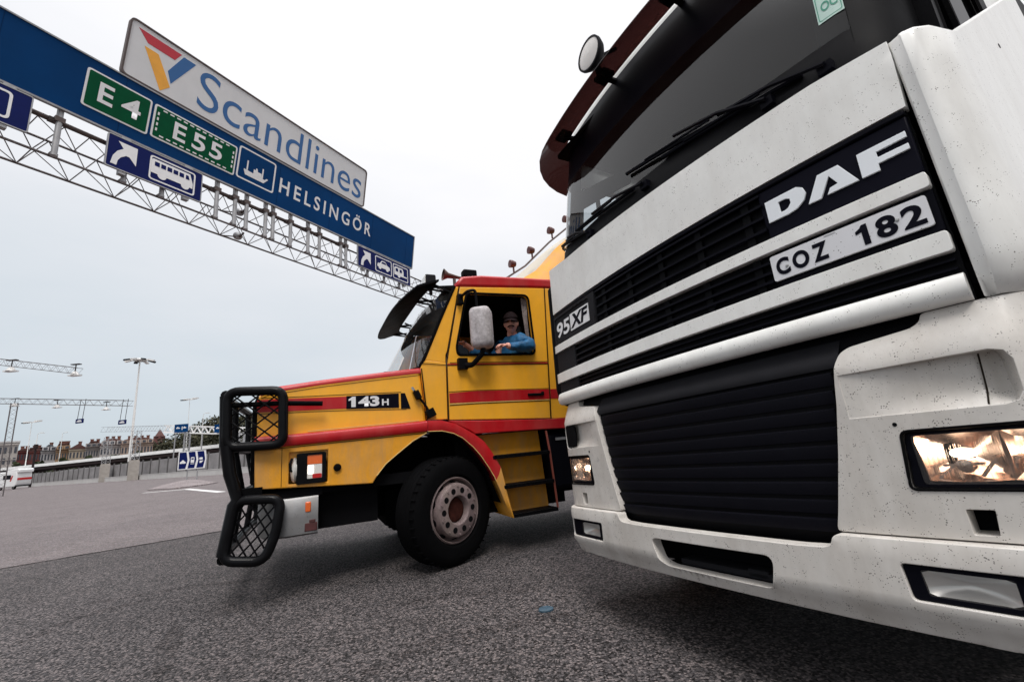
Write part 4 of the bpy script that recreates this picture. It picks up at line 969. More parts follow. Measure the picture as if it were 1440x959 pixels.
# front wheels, steered
def wheel(parent, x, y, z, steer, out, rim_m=None, dual=False):
    M = Matrix.Translation((x, y, z)) @ Matrix.Rotation(steer, 4, 'Z') @ Matrix.Rotation(R(-90) * out, 4, 'X')      # local z = outwards
    b_ = NB(); pr = [(.31, .0), (.335, .028), (.42, .035), (.475, .02), (.505, -.01), (.508, -.10), (.508, -.20), (.505, -.27), (.475, -.30), (.40, -.315), (.31, -.29), (.30, -.15)]
    lathe(b_, pr, M, 56)
    for k in range(56):
        a = 2 * math.pi * k / 56
        for h in (-.045, -.10, -.155, -.21): pass
    ty = obj('tyre', b_, M_rubber, parent, smooth=35)
    b_ = NB()
    for h in (-.05, -.115, -.18, -.24): lathe(b_, [(.5095, h - .005), (.512, h - .003), (.512, h + .003), (.5095, h + .005)], M, 48)
    for k in range(40):
        a = 2 * math.pi * k / 40; d = Vector((math.cos(a), math.sin(a), 0)); c = M @ (d * .506 + Vector((0, 0, .005))); q = M @ (d * .512 + Vector((0, 0, -.045)))
        bar(b_, c, q, .02, .008)
    obj('tread', b_, M_rubber, ty)
    b_ = NB(); lathe(b_, [(.312, .006), (.300, .018), (.291, .008), (.284, -.03), (.276, -.05), (.266, -.045), (.256, -.01), (.250, .03), (.243, .048), (.230, .055), (.138, .055), (.130, .048), (.122, .02), (.118, -.02)], M, 48)
    rim = obj('rim', b_, rim_m or M_wheel, parent, smooth=35)
    for k in range(10):
        b_ = NB()
        a = 2 * math.pi * k / 10; c = Vector((.186 * math.cos(a), .186 * math.sin(a), .0575)); lathe(b_, [(.0, .0), (.027, .0), (.029, -.004)], M @ Matrix.Translation(c), 14)
        obj('hand_hole', b_, M_dark, rim)
    for k in range(10):
        b_ = NB()
        a = 2 * math.pi * (k + .5) / 10; c = Vector((.2625 * math.cos(a), .2625 * math.sin(a), -.022)); nrm = Vector((math.cos(a) * 2.6, math.sin(a) * 2.6, 1)).normalized()
        lathe(b_, [(.0, .006), (.026, .006), (.028, .0)], M @ Matrix.Translation(c) @ nrm.to_track_quat('Z', 'Y').to_matrix().to_4x4() @ Matrix.Diagonal((1.25, .8, 1, 1)), 14)
        obj('hand_hole', b_, M_dark, rim)
    b_ = NB(); lathe(b_, [(.119, -.03), (.112, .0), (.100, .006), (.085, .008), (.0, .010)], M, 32); hb = obj('hub', b_, mat('hub_rust', (.055, .018, .014), .7, var=.4, vscale=20), rim, smooth=35)
    b_ = NB()
    for k in range(10):
        a = 2 * math.pi * (k + .5) / 10; c = Vector((.222 * math.cos(a), .222 * math.sin(a), .054)); cyl(b_, M @ c, M @ (c + Vector((0, 0, .010))), .009, seg=6)
    obj('wheel_nut', b_, M_wheel, rim)
    return ty
wheel(yt, -.03, .02, .51, R(25), 1)
wheel(yt, 0, -2.30, .51, R(22), -1)
for y in (-.05, -2.35): wheel(yt, -3.9, y, .51, 0, 1 if y > -1 else -1)

# cab side: cowl, pillar, door
cowl = pan('cowl_panel', [(.245, 1.93), (.235, 1.975), (.195, 2.02), (-.028, 1.995), (-.018, 1.395), (.06, 1.395), (.195, 1.40)], [], M_yellow, YD - .005, .05)
pan('shut_line', [(.235, 1.93), (.243, 1.93), (.199, 1.40), (.191, 1.40)], [], M_line, YD + .012, .03, parent=cowl, bevel=0)
ap = pan('windscreen_pillar', [(.195, 2.02), (-.18, 2.86), (-.222, 2.87), (-.05, 2.12), (-.032, 2.08), (-.028, 1.995)], [], M_yellow, YD - .008, .06)
b_ = NB(); tube(b_, [(.25, YD - .02, 1.96), (.205, YD - .012, 2.03), (.0, YD - .012, 2.495), (-.175, YD - .012, 2.87)], .017, 8); obj('windscreen_seal', b_, M_rubber, ap)
door_o = [(-.03, 1.385), (-.04, 1.99), (-.062, 2.10), (-.232, 2.865), (-1.325, 2.925), (-1.235, 1.335)]
win = round_poly([(-.165, 2.075), (-.155, 2.16), (-.300, 2.765), (-.345, 2.795), (-1.09, 2.815), (-1.115, 2.09)], .07)
dr = pan('door', door_o, [win], M_yellow, YD, .05, bevel=.008)
wino = [(a, b) for a, b in win]
b_ = NB(); tube(b_, [(a, YD + .002, c) for a, c in win], .014, 6, closed=True); obj('window_seal', b_, M_rubber, dr)
# dark shut line round the door
b_ = NB(); dl = [(-.026, 1.385), (-.036, 1.99), (-.058, 2.105), (-.228, 2.87)]
tube(b_, [(x, YD + .001, z) for x, z in dl], .0065, 6); obj('shut_line', b_, M_line, dr); b_ = NB(); tube(b_, [(-1.33, YD + .001, 2.925), (-1.24, YD + .001, 1.335)], .006, 6)
obj('shut_line', b_, M_line, dr)
pan('red_stripe', [(-.045, 1.560), (-.045, 1.662), (-.35, 1.678), (-1.248, 1.672), (-1.242, 1.556)], [], M_red, YD + .004, .003, parent=dr, bevel=0)
for off in (-.02, .122): line([(-.045, 1.555 + off), (-.35, 1.562 + off), (-1.245, 1.558 + off)], .006, YD + .004, dr, M_line)
line([(-.045, 1.548), (-.35, 1.553), (-1.245, 1.55)], .007, YD + .005, dr, M_cream)
line([(.24, 1.985), (-.02, 1.965), (-.045, 1.962), (-1.27, 1.972)], .008, YD + .004, dr, M_line)
line([(-.045, 1.974), (-1.27, 1.985)], .012, YD + .004, dr, M_red)
line([(-.07, 1.99), (-1.27, 2.0)], .006, YD + .004, dr, M_line)
b_ = NB(); box(b_, (-1.06, YD + .012, 1.615), (.19, .03, .026)); box(b_, (-1.155, YD + .012, 1.625), (.03, .03, .04)); obj('handle', b_, M_black, dr, bevel=.006)
# sill band and rear cab side
pan('red_sill_band', [(-.09, 1.345), (-.15, 1.315), (-.25, 1.262), (-.30, 1.225), (-1.24, 1.215), (-1.95, 1.195), (-1.95, 1.325), (-1.24, 1.325), (-.4, 1.360), (-.02, 1.378)], [], M_red, YD + .006, .06, bevel=.01)
cs = pan('sleeper_side', [(-1.245, 1.33), (-1.335, 2.925), (-2.10, 2.96), (-2.02, 1.33)], [], M_yellow, YD - .004, .05)
pan('red_stripe', [(-1.262, 1.560), (-1.27, 1.672), (-2.03, 1.67), (-2.02, 1.555)], [], M_red, YD, .003, parent=cs, bevel=0)
# roof with red edge
b_ = NB(); solid(b_, [(-.19, 2.87), (-.215, 2.94), (-.27, 2.995), (-.5, 3.03), (-1.4, 3.055), (-2.12, 3.06), (-2.12, 2.94), (-1.33, 2.925), (-.24, 2.868)], YR + .03, YD + .004); rf = obj('roof', b_, M_red, yt, bevel=.03, seg=3)
# far side and back of the cab (dark inside, yellow outside)
def pan_far(name, outer, holes, m, y, th): 
    b_ = NB(); sheet(b_, outer, holes, depth=th, front=y); return obj(name, b_, m, yt)
pan_far('door', door_o, [win], M_yellow, YR, .05); pan_far('door_window', win, [], glass_mat('blind_glass', (.015, .016, .018), refl=.2), YR + .02, 0); pan_far('sleeper_side', [(-1.245, 1.33), (-1.335, 2.925), (-2.10, 2.96), (-2.02, 1.33)], [], M_yellow, YR, .05)
pan_far('windscreen_pillar', [(.195, 2.02), (-.18, 2.86), (-.222, 2.87), (-.05, 2.12), (-.028, 1.995)], [], M_yellow, YR, .05); pan_far('cowl_panel', [(.245, 1.93), (.195, 2.02), (-.028, 1.995), (-.018, 1.395), (.195, 1.40)], [], M_yellow, YR, .05)
b_ = NB(); box(b_, (-2.05, -1.2, 2.13), (.05, 2.25, 1.65)); obj('back_wall', b_, M_yellow, yt)
b_ = NB(); box(b_, (-1.0, -1.2, 1.45), (2.0, 2.22, .1)); box(b_, (-1.45, -1.2, 2.15), (.04, 2.2, 1.45)); box(b_, (-.75, -1.2, 2.88), (1.3, 2.2, .03)); obj('cab_lining', b_, M_dark, yt)
b_ = NB(); loft(b_, [[(.27 + .27 * (1 - ((y + 1.2) / 1.1) ** 2), y, 1.925) for y in np.linspace(-.1, -2.3, 13)], [(.05, y, 2.02) for y in np.linspace(-.1, -2.3, 13)], [(-.10, y, 1.9) for y in np.linspace(-.1, -2.3, 13)], [(-.1, y, 1.5) for y in np.linspace(-.1, -2.3, 13)]]); obj('dashboard', b_, M_greyplastic, yt, smooth=50)
for y, lab in ((-.62, None), (-1.75, None)):
    b_ = NB(); box(b_, (-.85, y, 1.72), (.5, .5, .16)); box(b_, (-1.12, y, 2.05), (.14, .48, .62), Matrix.Rotation(R(-8), 4, 'Y')); box(b_, (-1.16, y, 2.47), (.1, .3, .2), Matrix.Rotation(R(-8), 4, 'Y')); obj('seat', b_, mat('seat_cloth', (.12, .12, .13), .9), yt, bevel=.05)
b_ = NB(); Mw = Matrix.Translation((-.36, -.62, 2.10)) @ Matrix.Rotation(R(-48), 4, 'Y'); pts = [Mw @ Vector((.24 * math.cos(2 * math.pi * k / 24), .24 * math.sin(2 * math.pi * k / 24), 0)) for k in range(24)]
tube(b_, pts, .016, 8, closed=True); bar(b_, pts[0], pts[12], .03); bar(b_, Mw @ Vector((0, 0, 0)), Mw @ Vector((0, 0, -.5)), .05); obj('steering_wheel', b_, M_black, yt, smooth=50)
# curtain at the rear of the window
b_ = NB(); rows = []
for j in range(14):
    t_ = j / 13; z = 2.80 - t_ * .62
    rows.append([(-1.02 - .05 * t_ - .045 * k / 8 * (1.6 - t_), -.10 - .012 * math.sin(k * 2.2 + j * .2) - .01 * t_, z) for k in range(9)])
loft(b_, rows); obj('curtain', b_, mat('lace_curtain', (.36, .30, .28), .9, var=.6, vscale=45), yt, smooth=80)
# windscreen glass
ys_ = np.linspace(YD - .03, YR + .03, 15)
wrow = lambda k: [(.225 + .28 * (1 - ((y + 1.2) / 1.14) ** 2) * (1 - k * .35) - k * .40, y, 1.955 + k * .90 - .03 * (1 - ((y + 1.2) / 1.14) ** 2) * (1 - k)) for y in ys_]
b_ = NB(); loft(b_, [wrow(k) for k in np.linspace(0, 1, 8)]); ws_ = obj('windscreen', b_, G_clear, yt, smooth=60)
b_ = NB(); tube(b_, wrow(0), .02, 6); obj('windscreen_seal', b_, M_rubber, ws_)
for y0 in (-.55, -1.45):
    b_ = NB(); tube(b_, [(.50, y0, 1.955), (.52, y0 - .12, 2.0), (.49, y0 - .5, 2.03)], .012, 6); bar(b_, (.515, y0 - .02, 1.985), (.49, y0 - .72, 2.05), .02); box(b_, (.50, y0, 1.955), (.08, .08, .06)); obj('wiper', b_, M_black, yt)
# big black sun visor, brackets, dark reflection band
vis = lambda k: [(-.20 + .42 * k + (.04 + .15 * k) * (1 - abs((y + 1.2) / 1.18) ** 4), y, 2.995 - .10 * k - .03 * k * k - .11 * k * (1 - abs((y + 1.2) / 1.18) ** 4)) for y in np.linspace(YD - .0, YR + .0, 17)]
b_ = NB(); loft(b_, [vis(k) for k in (.48, .62, .78, .93, 1.06)])
loft(b_, [[(x, y, z - .025) for x, y, z in vis(k)] for k in (.48, .62, .78, .93, 1.06)]); loft(b_, [vis(1.06), [(x + .004, y, z - .025) for x, y, z in vis(1.06)]]); loft(b_, [vis(.48), [(x, y, z - .025) for x, y, z in vis(.48)]])
for i_ in (0, -1): loft(b_, [[vis(k)[i_] for k in (.48, .62, .78, .93, 1.06)], [(vis(k)[i_][0], vis(k)[i_][1], vis(k)[i_][2] - .025) for k in (.48, .62, .78, .93, 1.06)]])
vz = obj('sun_visor', b_, M_black, yt, smooth=40)
for y in (-.12, -.62, -1.75, -2.25):
    b_ = NB(); bar(b_, (.16, y, 2.86), (-.20, y, 2.90), .022); bar(b_, (.06, y, 2.91), (-.16, y + .05, 2.80), .02); bar(b_, (.16, y, 2.86), (-.16, y - .12, 2.86), .018); obj('bracket', b_, M_black, vz)
b_ = NB(); loft(b_, [wrow(.62), wrow(1.0)])
for v in b_.verts: v.co.x -= .02; v.co.z -= .004
obj('visor_reflection', b_, M_dark, yt)  # dark band behind the glass, painted as the visor's dark reflection
# lamps on the visor edge and roof equipment
for i, (x, y, z) in enumerate(((.00, -.50, 3.00), (.17, -1.35, 2.95))):
    b_ = NB(); box(b_, (x, y, z + .07), (.13, .22, .15)); box(b_, (x - .02, y, z - .04), (.04, .05, .10)); hl_ = obj('roof_lamp', b_, M_greyplastic, yt, bevel=.02)
    b_ = NB(); box(b_, (x + .063, y, z + .07), (.012, .19, .12)); obj('lens', b_, M_clearlens, hl_, bevel=.004)
def horn(p, d, L, r):
    p, d = Vector(p), Vector(d).normalized(); b_ = NB(); M = Matrix.Translation(p) @ d.to_track_quat('Z', 'Y').to_matrix().to_4x4()
    lathe(b_, [(.0, -L), (.02, -L), (.016, -L * .6), (.02, -L * .3), (.035, -L * .1), (r, 0), (r * .9, -.005), (.02, -.08)], M, 18); obj('air_horn', b_, mat('horn_brown', (.10, .055, .045), .3, .6), yt, smooth=40)
horn((-.16, -.42, 3.16), (.97, .0, .12), .62, .075)
b_ = NB(); box(b_, (-.40, -.16, 3.075), (.17, .12, .10)); cyl(b_, (-.36, -.16, 3.03), (-.36, -.16, 3.1), .04, seg=10); obj('roof_lamp', b_, M_black, yt, bevel=.02)
b_ = NB(); bar(b_, (-.3, -.42, 3.0), (-.3, -.42, 3.13), .03); bar(b_, (-.62, -.42, 3.02), (-.62, -.42, 3.14), .03); tube(b_, [(-.6, -.45, 3.13), (-.95, -.35, 3.13), (-1.05, -.3, 3.05)], .014, 6); obj('horn_bracket', b_, M_rustbar, yt)
# roof air deflector
b_ = NB(); prof = [(-.88, 3.02), (-1.28, 3.27), (-1.62, 3.62), (-1.95, 3.90), (-2.2, 3.98)]
ysd = np.linspace(-.30, -2.10, 9)
loft(b_, [[(x - .10 * abs((y + 1.2) / .9) ** 3, y, z) for y in ysd] for x, z in prof]); dfl = obj('roof_deflector', b_, mat('deflector_white', (.50, .45, .36), .45, var=.08, dirt=.3), yt, smooth=60)
b_ = NB()
loft(b_, [[(x - .10, -.295, z) for x, z in prof], [(x - .22, -.16, z - .03) for x, z in prof], [(x - .34 - .1 * i, -.08, z - .08 - .05 * i) for i, (x, z) in enumerate(prof)], [(-1.15 - .25 * i, -.06, 3.03) for i, _ in enumerate(prof)]])
obj('deflector_side', b_, M_yellowlow, dfl, smooth=60)
b_ = NB()
loft(b_, [[(x - .10, -2.105, z) for x, z in prof], [(x - .34, -2.33, z - .08) for x, z in prof], [(-1.15 - .25 * i, -2.34, 3.03) for i, _ in enumerate(prof)]]); obj('deflector_side', b_, M_yellowlow, dfl, smooth=60)
b_ = NB(); tube(b_, [(-.80, -.28, 3.03), (-1.22, -.27, 3.31), (-1.62, -.27, 3.69), (-1.95, -.27, 3.96)], .013, 6); obj('light_rail', b_, M_rustbar, yt)
for x, z in ((-1.05, 3.21), (-1.34, 3.43), (-1.68, 3.76), (-1.95, 3.97)):
    b_ = NB(); cyl(b_, (x, -.27, z), (x, -.27, z + .07), .012, seg=6); M = Matrix.Translation((x + .02, -.27, z + .11)) @ Matrix.Rotation(R(90), 4, 'Y'); lathe(b_, [(0, -.06), (.035, -.05), (.05, 0), (.05, .03), (.0, .035)], M, 14); obj('marker_lamp', b_, mat('lamp_brown', (.12, .05, .045), .4), yt, smooth=40)
# mirrors
b_ = NB(); tube(b_, rounded_path([(-.215, YD, 2.72), (-.24, .19, 2.735), (-.33, .20, 2.755), (-.335, .20, 2.53)], .07, 5, False), .016, 8); obj('mirror_hoop', b_, M_black, yt, smooth=40); b_ = NB(); tube(b_, rounded_path([(-.20, YD, 1.97), (-.27, .10, 1.93), (-.36, .20, 2.04), (-.38, .2, 2.12)], .05, 4, False), .028, 8); box(b_, (-.20, YD + .03, 1.97), (.10, .08, .12)); mb = obj('mirror_arm', b_, M_black, yt, smooth=40)
def mirror(nm, x, y, z, w, d, h, m, gm, rot):
    M = Matrix.Translation((x, y, z)) @ Matrix.Rotation(rot, 4, 'Z')
    b_ = NB(); rows = []
    for k, (s_, dx) in enumerate(((.55, .5), (.85, .42), (1.0, .2), (1.0, -.5))):
        loop = rounded_path([(0, -w / 2 * s_, -h / 2 * (1 - (1 - s_) * .5)), (0, w / 2 * s_, -h / 2 * (1 - (1 - s_) * .5)), (0, w / 2 * s_, h / 2 * (1 - (1 - s_) * .5)), (0, -w / 2 * s_, h / 2 * (1 - (1 - s_) * .5))], .07, 4)
        rows.append([M @ Vector((dx * d, p.y, p.z)) for p in loop] )
    rows = [r + r[:1] for r in rows]; loft(b_, rows); b_.faces.new([b_.verts.new(v) for v in rows[0][:-1]]); o = obj(nm, b_, m, yt, smooth=50)
    b_ = NB(); b_.faces.new([b_.verts.new(M @ Vector((-.48 * d, a, c))) for a, c in rrect(-w * .46, -h * .46, w * .46, h * .46, .06)]); obj('mirror_glass', b_, gm, o)
M_mirror = mat('mirror_silver', (.8, .8, .82), .05, 1.0, var=.02)
M_mirg = mat('mirror_grey', (.50, .47, .49), .75, var=.4, vscale=30, dirt=.9, dscale=110, film=.4, dirtcol=(.2, .17, .16))
mirror('mirror', -.36, .22, 2.325, .23, .16, .45, M_mirg, M_mirror, R(58))
b_ = NB(); box(b_, (-.215, YD + .03, 2.70), (.06, .08, .12)); obj('arm_bracket', b_, M_black, mb, bevel=.008)
# hood catch: rubber strap with two black blocks
b_ = NB(); tube(b_, [(.34, YH + .03, 1.725), (.30, YH + .05, 1.66), (.205, YH + .035, 1.53), (.17, YH + .03, 1.46)], .013, 8); M_ = Matrix.Rotation(R(25), 4, 'Y'); box(b_, (.295, YH + .04, 1.655), (.055, .06, .09), M_); box(b_, (.165, YH + .03, 1.465), (.09, .06, .085), M_); obj('hood_latch', b_, M_black, yt, bevel=.01)
b_ = NB(); bar(b_, (.345, YH + .035, 1.735), (.325, YH + .045, 1.70), .022); obj('latch_tip', b_, M_steel, yt)
# headlamp in the fender opening
b_ = NB(); solid(b_, [(1.45, .89), (1.12, .89), (1.12, 1.19), (1.45, 1.19)], YF - .16, YF - .155); obj('lamp_recess', b_, M_yellowlow, yt)
b_ = NB(); sheet(b_, rrect(1.145, .905, 1.385, 1.17, .02), [rrect(1.175, .945, 1.30, 1.15, .01)], depth=-.14, front=YF + .018); hd = obj('headlamp', b_, M_black, yt, bevel=.006)
b_ = NB(); sheet(b_, rrect(1.178, 1.07, 1.298, 1.148, .006), depth=-.02, front=YF + .010); obj('turn_signal', b_, M_amber, hd)
b_ = NB(); sheet(b_, rrect(1.178, .948, 1.298, 1.067, .006), depth=-.02, front=YF + .010); obj('side_lens', b_, M_clearlens, hd)
b_ = NB(); sheet(b_, rrect(1.245, .985, 1.293, 1.062, .01), depth=-.004, front=YF + .013); obj('lit_bulb', b_, mat('small_lit', (1, .9, .8), .3, emit=((1, .86, .75), 1.6)), hd)
b_ = NB(); sheet(b_, rrect(1.18, .949, 1.255, .985, .01), depth=-.004, front=YF + .013); obj('red_lens', b_, M_redlens, hd)
b_ = NB(); M = Matrix.Translation((1.40, YF - .07, 1.03)) @ Matrix.Rotation(R(90), 4, 'Y'); lathe(b_, [(.10, -.02), (.115, .0), (.10, .02), (.05, .035), (0, .04)], M, 20); obj('lens', b_, M_clearlens, hd, smooth=40)
b_ = NB(); tube(b_, [(1.42, YF + .01, 1.13), (1.435, YF + .03, 1.09), (1.43, YF + .03, 1.03), (1.41, YF + .02, 1.02)], .012, 6); obj('lamp_catch', b_, M_black, hd)
b_ = NB(); lathe(b_, [(.03, 0), (.034, .02), (.0, .03)], Matrix.Translation((1.05, YF, 1.02)) @ Matrix.Rotation(R(-90), 4, 'X'), 14); obj('rubber_buffer', b_, M_rubber, yt, smooth=40)
# silver bumper
b_ = NB(); rows = []
pl = [(1.205, .02), (1.45, .035), (1.55, .0), (1.64, -.10), (1.68, -.3), (1.69, -1.2), (1.68, -2.1), (1.64, -2.3), (1.55, -2.4), (1.45, -2.43), (1.205, -2.41)]
for z, dx in ((.80, -.04), (.80, 0), (.785, .012), (.63, .016), (.50, .008), (.485, -.01), (.485, -.05)): rows.append([(x + (dx if x > 1.3 else 0), y + (dx if i < 5 else -dx if i > 5 else 0), z) for i, (x, y) in enumerate(pl)])
loft(b_, rows); bu = obj('bumper', b_, M_alu, yt, smooth=40)
b_ = NB(); box(b_, (1.285, .035, .715), (.045, .025, .085)); obj('side_marker', b_, M_amber, bu, bevel=.008)
b_ = NB(); box(b_, (1.26, .03, .55), (.10, .02, .07)); box(b_, (1.25, .032, .595), (.05, .02, .03)); obj('reflector', b_, mat('rust_lamp', (.08, .02, .02), .6, var=.5), bu, bevel=.006)
b_ = NB(); box(b_, (1.35, -1.2, .64), (.3, 2.2, .28)); box(b_, (1.42, -.3, .83), (.5, .5, .06)); obj('bumper_mount', b_, M_dark, yt)
# bull bar
bb_ = NB(); TR = .040
def wing(front, rear, zt_, zb2, fr2, rr2, rr_=.10):
    return rounded_path([front + (zt_,), rear + (zt_,), rr2 + (zb2 + (.0),), fr2 + (zb2,)], rr_, 6)
up = rounded_path([(1.93, .02, 1.735), (1.50, .10, 1.725), (1.49, .10, 1.255), (1.915, .02, 1.265)], .09, 6)
lo = rounded_path([(1.83, .02, .835), (1.49, .10, .815), (1.52, .11, .55), (1.60, .10, .345), (1.895, .04, .385)], .09, 6)
tube(bb_, up, TR, 12, closed=True)
up2 = [(x, 2 * -1.2 - y, z) for x, y, z in up]; lo2 = [(x, 2 * -1.2 - y, z) for x, y, z in lo]
bbar = obj('bull_bar', bb_, mat('black_tube', (.006, .006, .007), .32, var=.3, coat=.12), yt, smooth=50)
for q_ in (lo, up2, lo2):
    bb_ = NB(); tube(bb_, q_, TR, 12, closed=True); obj('wing_frame', bb_, MATS['black_tube'], bbar, smooth=50)
for ysgn in (0, 1):
    f = (lambda p: p) if not ysgn else (lambda p: (p[0], -2.4 - p[1], p[2]))
    b_ = NB(); tube(b_, [f(p) for p in ((1.915, .02, 1.28), (1.88, .02, 1.05), (1.815, .02, .85), (1.84, .02, .80), (1.895, .03, .42))], .048, 12); tube(b_, [f(p) for p in ((1.945, .0, 1.70), (1.925, .0, 1.25))], .045, 12); obj('upright', b_, MATS['black_tube'], bbar, smooth=50)
    b_ = NB(); tube(b_, [f(p) for p in ((1.93, .0, 1.62), (1.50, .06, 1.615), (1.18, .05, 1.60))], .022, 8); obj('stay', b_, M_rubber, bbar, smooth=50); b_ = NB(); tube(b_, [f(p) for p in ((1.78, .0, .86), (1.60, -.1, .84))], .035, 8); box(b_, f((1.72, -.03, .87)), (.16, .12, .10)); obj('stay', b_, M_rubber, bbar, smooth=50)
b_ = NB()
for z, x in ((1.71, 1.945), (1.26, 1.925), (.85, 1.83), (.39, 1.90)): tube(b_, [(x, .0, z), (x + .03, -.3, z), (x + .03, -2.1, z), (x, -2.4, z)], .04, 10)
for y in (-.7, -1.7): tube(b_, [(1.965, y, 1.71), (1.95, y, 1.26), (1.87, y, .85), (1.93, y, .39)], .03, 8)
obj('cross_bar', b_, MATS['black_tube'], bbar, smooth=50)
# expanded metal mesh in the wings
def mesh_fill(corners, nu, nv, r=.006):
    """diamond mesh on a bilinear patch (bottom-left, bottom-right, top-right, top-left)"""
    A, B, C, D = [Vector(c) for c in corners]
    P = lambda u, v: (A.lerp(B, u)).lerp(D.lerp(C, u), v)
    b_ = NB(); n = nu + nv; asp = nv / nu
    for k in range(-nv, nu):
        for sgn in (1, -1):
            pts = []
            for j in range(nv + 1):
                u = (k + j) / nu if sgn > 0 else (k + nv - j) / nu
                v = j / nv
                if -1e-6 <= u <= 1 + 1e-6: pts.append(P(min(1, max(0, u)), v) + Vector((0, .004 * (j % 2), 0)))
            if len(pts) > 1: tube(b_, pts, r, 5)
    return b_
for ysgn in (0, 1):
    f = (lambda p: p) if not ysgn else (lambda p: (p[0], -2.4 - p[1], p[2]))
    obj('mesh_guard', mesh_fill([f((1.915, .02, 1.265)), f((1.49, .10, 1.255)), f((1.50, .10, 1.725)), f((1.93, .02, 1.735))], 3, 4, .0075), M_black, bbar)
    obj('mesh_guard', mesh_fill([f((1.88, .04, .40)), f((1.56, .10, .36)), f((1.49, .10, .81)), f((1.82, .02, .83))], 4, 4, .0075), M_black, bbar)
# steps below the door
b_ = NB(); sheet(b_, [(-.32, 1.21), (-1.14, 1.215), (-1.19, .36), (-.66, .35), (-.56, .86), (-.40, 1.12)], depth=-.02, front=-.20); stp = obj('step_well', b_, M_yellowlow, yt)
for z, xa, xb in ((.965, -.47, -1.155), (.655, -.57, -1.175), (.36, -.655, -1.19)):
    b_ = NB(); box(b_, ((xa + xb) / 2, -.09, z), (xa - xb, .22, .035)); 
    for k in range(12): box(b_, (xb + (xa - xb) * (k + .5) / 12, -.02, z + .019), (.02, .12, .006))
    obj('step_tread', b_, M_black, stp, bevel=.006)
b_ = NB(); tube(b_, [(-1.15, -.02, 1.20), (-1.165, .0, .95), (-1.195, .0, .37)], .012, 6); obj('step_rail', b_, mat('step_rail_red', (.25, .06, .04), .5), stp)
b_ = NB(); box(b_, (-1.62, -.35, .86), (.85, .55, .64)); box(b_, (-2.5, -.4, .8), (.8, .6, .6)); obj('fuel_tank', b_, M_blackshiny, yt, bevel=.05)
b_ = NB(); text_bm(b_, '', 0, 0, 1, 1, 0) if False else box(b_, (-1.36, -.065, 1.10), (.14, .01, .03)); obj('tank_plate', b_, M_galv, yt)
b_ = NB(); box(b_, (-3.9, -1.2, .95), (2.2, 1.1, .12)); cyl(b_, (-3.6, -1.2, 1.05), (-3.6, -1.2, 1.15), .5, seg=24); obj('fifth_wheel', b_, M_dark, yt)

# ------------------------------------------------------------------ the driver
MT = Matrix.Translation((-.736, 4.541, 0)) @ Matrix.Rotation(TA, 4, 'Z')
dv = thing('person', 'driver in blue jacket and dark cap leaning an arm on the yellow truck window sill', 'person')
dv.matrix_world = MT @ Matrix.Translation((-.975, -.27, 1.79)) @ Matrix.Scale(1.06, 4)
def skin_mesh(name, verts, edges, m, parent, root=0, sub=2):
    me = bpy.data.meshes.new(name); me.from_pydata([v[:3] for v in verts], edges, []); o = bpy.data.objects.new(name, me); col.objects.link(o); o.parent = parent
    md = o.modifiers.new('skin', 'SKIN'); md.use_smooth_shade = True
    for i, v in enumerate(verts):
        r_ = v[3] if isinstance(v[3], tuple) else (v[3], v[3])
        me.skin_vertices[0].data[i].radius = r_; me.skin_vertices[0].data[i].use_root = (i == root)
    s_ = o.modifiers.new('sub', 'SUBSURF'); s_.levels = sub; s_.render_levels = sub
    me.materials.append(m)
    return o
# local: origin at the seat, x forward, y out of the window, z up
sk = [(0, 0, 0, .15), (.02, .02, .22, .145), (.03, .03, .40, .15), (.04, .04, .50, .075), (.07, .09, .565, .055), (.075, .10, .60, .05),
      (.02, .20, .44, .075), (-.075, .285, .36, .058), (.06, .30, .345, .045), (.20, .30, .355, .032), (.26, .30, .36, (.045, .028)),
      (.06, -.16, .43, .075), (.22, -.22, .28, .055), (.42, -.18, .38, .042), (.53, -.14, .455, .03), (.58, -.13, .475, (.04, .028)),
      (.28, -.08, .02, .09), (.28, .12, .02, .09)]
ed = [(0, 1), (1, 2), (2, 3), (3, 4), (4, 5), (2, 6), (6, 7), (7, 8), (8, 9), (9, 10), (2, 11), (11, 12), (12, 13), (13, 14), (14, 15), (0, 16), (0, 17)]
body = skin_mesh('body', sk, ed, M_skin, dv)
jk = [(0, 0, 0, .165), (.02, .02, .22, .162), (.03, .03, .39, .165), (.04, .04, .475, .10), (.02, .20, .445, .092), (-.075, .285, .362, .096), (.06, .30, .345, .060), (.225, .30, .356, .044), (.06, -.16, .435, .09), (.22, -.22, .285, .07), (.42, -.18, .385, .056), (.49, -.155, .43, .046)]
je = [(0, 1), (1, 2), (2, 3), (2, 4), (4, 5), (5, 6), (6, 7), (2, 8), (8, 9), (9, 10), (10, 11)]
jo = skin_mesh('jacket', jk, je, M_jacket, dv, sub=3)
tx = bpy.data.textures.new('cloth_folds', 'CLOUDS'); tx.noise_scale = .07; tx.noise_depth = 2
dm = jo.modifiers.new('folds', 'DISPLACE'); dm.texture = tx; dm.strength = .035; dm.mid_level = .45
